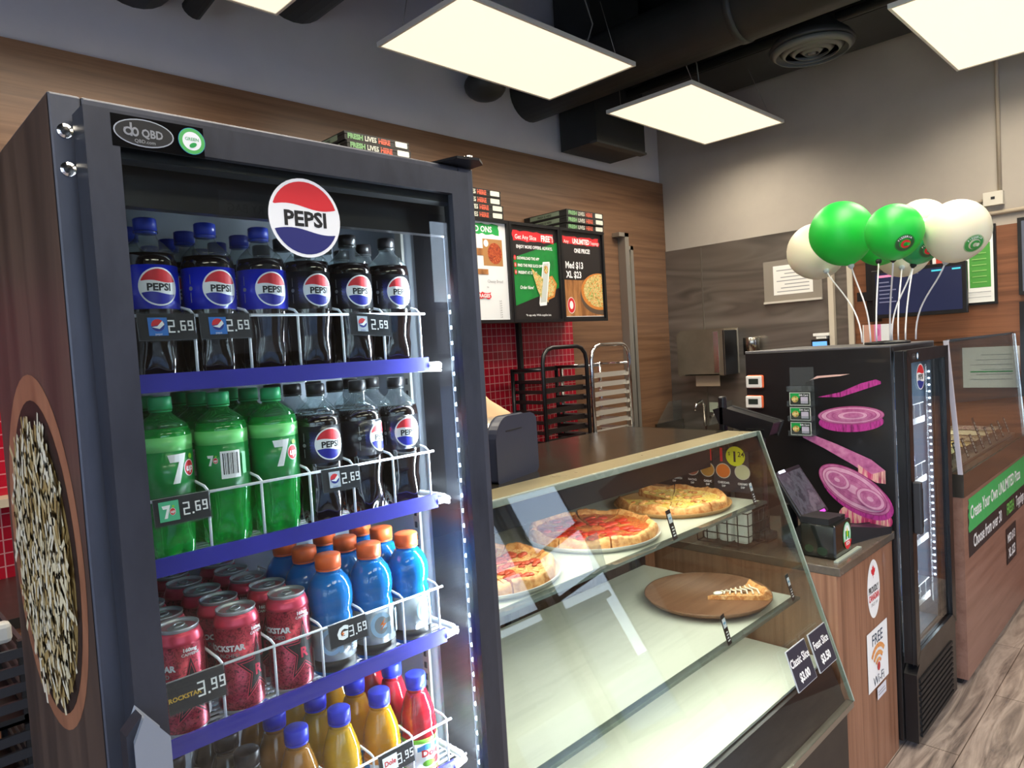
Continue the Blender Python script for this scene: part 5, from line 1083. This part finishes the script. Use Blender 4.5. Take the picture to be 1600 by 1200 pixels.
for r_ in range(2):
    for k in range(6):
        x0 = TX0+.08+.235*k; y0 = .93+.30*r_
        t = thing('topping_pan', '%s topping pan, %s row, %s the left end of the topping counter' % (fn_[(k+2*r_) % 6], ('front', 'back')[r_], ('first from', 'second from', 'third from', 'fourth from', 'fifth from', 'sixth from')[k]), 'food pan', (x0, y0, .9855), 0, 'steel topping pans')
        st_ = M('pan_bright', '#cfcac0', .25, 1); MB().box(0, .215, 0, .006, 0, .03, st_).box(0, .215, .259, .265, 0, .03, st_).box(0, .006, .006, .259, 0, .03, st_).box(.209, .215, .006, .259, 0, .03, st_).box(.006, .209, .006, .259, 0, .003, st_).build('pan', t)
        cc, kk = fm_[(k+2*r_) % 6]; fo = MN(kk, [cc, '#d8c8a8', cc], (1, 1, 1), 50, .6, pos=[.4, .5, .6]); bmx = MB(); N = 8; vs = [(.01+.195*i/N, .01+.245*j/N, .018+.02*math.sin(PI*i/N)*math.sin(PI*j/N)+random.uniform(0, .004)) for i in range(N+1) for j in range(N+1)]
        bmx.add(vs, [(i*(N+1)+j, (i+1)*(N+1)+j, (i+1)*(N+1)+j+1, i*(N+1)+j+1) for i in range(N) for j in range(N)], fo, True); bmx.box(.008, .207, .008, .257, .004, .018, fo); bmx.build('topping', t)
for k in range(9):
    m = MB().box(-.02, .02, -.001, .001, 0, .10 if k != 4 else .17, blackm); d = Decal(lambda u, v, h: (u, -.0012-h, v))
    for q_ in range(5 if k != 4 else 8): d.rect(-.013, .008+.018*q_, .011, .020+.018*q_, M('tag_text', '#b9b9b4', .5))
    merge(m, d); tag(m.build('topping_tag', loc=(TX0+.09+.16*k, .885, .986), rot=(-.3, 0, 0)), 'black topping name tag, %s along the guard from the left' % ('first', 'second', 'third', 'fourth', 'fifth', 'sixth', 'seventh', 'eighth', 'ninth')[k], 'name tag', 'topping tags behind the glass guard')
for k, (cc, lab) in enumerate((('#b9a98c', 'tan'), ('#c26a3a', 'orange'), ('#9db86a', 'green'), ('#a8895c', 'light brown'))): tag(MB().rbox(0, .22, 0, .12, 0, .10, M('tub_'+lab, '#6f4a36', .5), .01).rbox(-.005, .225, -.005, .125, .101, .118, M('lid_'+lab, cc, .5), .006).build('food_tub', loc=(TX0+.10+.27*k, 1.585-.15, 1.08 if False else 1.017)), '%s lidded tub standing behind the topping pans' % lab, 'tub', 'tubs at the back of the topping counter')

# ------------------------------------------------------------------ end wall
XW = XE-.013
pt = thing('paper_towel_dispenser', 'steel paper towel dispenser on the steel end wall', 'towel dispenser')
MB().prism([(2.66, 1.38), (2.66, 1.715), (3.02, 1.715), (3.05, 1.69), (3.05, 1.38)], 'x', XW-.22, XW, MN('dispenser_gold', ['#7a7264', '#958d7e'], (1, 1, 1), 3, .38, .7)).build('cover', pt, bevel=.012)
MB().box(XW-.223, XW-.218, 2.70, 2.74, 1.39, 1.705, chrome).box(XW-.221, XW-.02, 2.652, 2.662, 1.37, 1.71, black).box(XW-.22, XW, 2.70, 3.0, 1.37, 1.379, blackm).build('side_trim', pt)
MB().prism([(2.75, 1.28), (2.75, 1.372), (2.96, 1.372), (2.96, 1.28)]+[], 'x', XW-.13, XW-.128, M('towel', '#cdb79c', .8)).build('towel', pt)
tag(MB().lathe([(0, 0), (.06, 0), (.06, .125), (.057, .13), (0, .13)], M('tin_steel', '#b9b4aa', .2, 1), 32).build('soap_dispenser', loc=(XW-.065, 2.51, 1.515)), 'round steel dispenser right of the towel dispenser', 'dispenser')
nt_ = MB().box(XW-.004, XW-.0005, 1.99, 2.42, 1.90, 2.20, M('sleeve_clear', '#8f887e', .2)).box(XW-.0045, XW-.004, 2.055, 2.345, 1.945, 2.16, paper).box(XW-.02, XW-.0005, 1.99, 2.42, 1.885, 1.90, M('rail_white', '#c8c2b8', .5))
for k in range(7): nt_.box(XW-.0049, XW-.0045, 2.08, 2.32-.03*(k % 3), 1.965+.026*k, 1.971+.026*k, greyp)
tag(nt_.build('wall_notice'), 'white notice in a clear sleeve on the steel wall left of the balloons', 'notice')
bl = MB().box(XW-.05, XW-.0005, 1.945, 2.065, 1.50, 1.60, black).box(XW-.0515, XW-.05, 1.955, 2.055, 1.51, 1.585, M('blue_screen', '#5f9be8', .4, emit=1.0)); tag(bl.build('wall_control'), 'small device with a lit blue screen low on the steel wall', 'control')
tag(MB().box(XW-.05, XW-.0005, 1.94, 2.05, 1.625, 1.645, paper).box(XW-.045, XW-.0005, 1.96, 2.03, 1.605, 1.6245, paper).build('wall_switch'), 'small white fitting above the lit blue screen', 'switch')
sk = thing('hand_sink', 'steel hand sink with splash guards in the corner of the steel wall', 'sink')
ss = M('sink_steel', '#aaa59c', .2, 1); MB().box(4.72, 5.12, 2.72, 2.735, .80, 1.0, ss).box(4.72, 5.12, 3.165, 3.18, .80, 1.0, ss).box(4.72, 4.735, 2.735, 3.165, .80, .90, ss).box(4.735, 5.12, 2.735, 3.165, .80, .81, ss).build('basin', sk)
MB().prism([(4.75, 1.0), (5.12, 1.0), (5.12, 1.16), (4.93, 1.16)], 'y', 2.72, 2.724, acr).build('splash_guard', sk)
MB().prism([(4.75, 1.0), (5.12, 1.0), (5.12, 1.16), (4.93, 1.16)], 'y', 3.176, 3.18, acr).build('splash_guard', sk)
MB().tube([(5.09, 2.95, .95), (5.09, 2.95, 1.12), (5.05, 2.95, 1.16), (4.97, 2.95, 1.14), (4.95, 2.95, 1.09)], .011, chrome, 10).cyl((5.09, 2.90, 1.02), (5.05, 2.84, 1.05), .009, chrome, 10).build('faucet', sk)
MB().box(5.118, 5.122, 2.78, 2.92, 1.06, 1.14, M('sink_label', '#b8c4b0', .5)).box(4.78, 5.12, 2.8, 3.1, 0, .799, dark).build('pedestal', sk)
tv = thing('monitor', 'black wall monitor showing a dark order screen behind the balloons', 'monitor', (4.90, 0, 0))
MB().rbox(0, .035, 1.060, 1.590, 1.715, 2.025, black, .004).build('housing', tv)
scr = M('tv_dark', '#20233a', .2); d = Decal(left(1.565, 1.74, 4.8995-4.90), dh=.0004); d.rect(0, 0, .48, .262, M('tv_glow', '#1c2036', .25, emit=.35, ecol='#2a3258')).rect(.01, .235, .12, .25, M('tv_pink', '#c87aa0', .4, emit=.5)).rect(.32, .24, .38, .25, M('tv_cyan', '#3fb6c9', .4, emit=.5)).rect(.43, .24, .475, .25, M('tv_cyan', '#3fb6c9', .4, emit=.5))
for k in range(6): d.rect(.02, .20-.025*k, .08+.02*(k % 3), .207-.025*k, M('tv_text', '#6f7390', .4, emit=.3))
d.text('ORDERS', .22, .238, .016, M('tv_text2', '#a9adc0', .4, emit=.4)); d.build('screen', tv)
MB().box(.036, XE-.031-4.90, 1.30, 1.36, 1.84, 1.90, blackm).build('bracket', tv)
tag(MB().box(XE-.10, XE-.031, 1.60, 1.67, 1.70, 2.22, black).box(XE-.13, XE-.10, 1.60, 1.72, 1.84, 1.90, black).build('wall_bracket'), 'black vertical bar on the wood end wall left of the monitor', 'bracket')
po = thing('framed_poster', 'black framed red, white and green poster behind the right balloon', 'poster', (XE-.0315, 0, 0))
MB().box(-.02, 0, .945, 1.30, 1.76, 2.24, black).build('frame', po)
d = Decal(left(1.285, 1.775, -.0202), dh=.0004); d.rect(0, 0, .325, .45, paper); d.rect(.02, .14, .12, .36, M('poster_red', '#c9402f', .5)).rect(.20, .09, .31, .36, M('poster_green', '#4c9a3c', .5)).poly([(.12, .36), (.16, .40), (.20, .40), (.20, .36)], M('poster_green', '#4c9a3c', .5)).poly([(.02, .36), (.12, .36), (.16, .40), (.06, .40)], M('poster_red', '#c9402f', .5)); d.text('FRESHSLICE', .17, .415, .024, redm, bold=.02)
for k in range(6): d.rect(.13, .12+.04*k, .15+.01*(k % 2), .135+.04*k, blackp).rect(.215, .12+.035*k, .29, .125+.035*k, M('poster_lime', '#8fc46a', .5))
d.rect(.02, .06, .31, .064, greyp).rect(.02, .03, .31, .033, greyp); d.build('print', po)
pf = thing('wall_screen', 'dark framed panel cut by the right edge of the photo', 'screen', (XE-.0315, 0, 0)); MB().box(-.04, 0, .20, .835, 1.80, 2.25, black).build('frame', pf); MB().box(-.042, -.04, .22, .815, 1.82, 2.23, M('panel_dim', '#5a5f70', .3)).build('glass', pf)
MB().box(-.04, 0, .20, .835, 1.20, 1.76, black).build('lower_frame', pf)
cp = M('conduit_paint', '#b0a390', .6)
tag(MB().box(XE-.05, XE-.0005, .905, 1.005, 2.35, 2.43, M('junction_white', '#cfcabc', .5)).box(XE-.052, XE-.05, .945, .965, 2.385, 2.40, blackp).build('junction_box'), 'white junction box on the beige end wall', 'junction box')
tag(MB().cyl((XE-.015, .925, 2.43), (XE-.015, .925, 4.2), .011, cp, 10).build('conduit'), 'beige vertical conduit rising from the white junction box', 'conduit')
tag(MB().tube([(XE-.015, 1.005, 2.39), (XE-.015, 1.6, 2.355), (XE-.015, 1.75, 2.345)], .009, cp, 10).build('conduit'), 'beige thin conduit leaving the junction box to the left', 'conduit')
tag(MB().cyl((XE-.016, -1.0, 2.318), (XE-.016, 1.60, 2.300), .013, cp, 10).build('conduit'), 'beige horizontal conduit below the white junction box', 'conduit')
# notice taped beyond the guard glass
nz = MB().box(XE-.036, XE-.0315, .845, 1.14, 1.25, 1.50, paper)
for k in range(6): nz.box(XE-.0375, XE-.036, .88, 1.10-.03*(k % 3), 1.30+.03*k, 1.303+.03*k, greyp)
nz.box(XE-.0375, XE-.036, .88, 1.10, 1.345, 1.352, greenp); tag(nz.build('certificate'), 'white certificate with a green line on the wall behind the guard glass', 'notice')
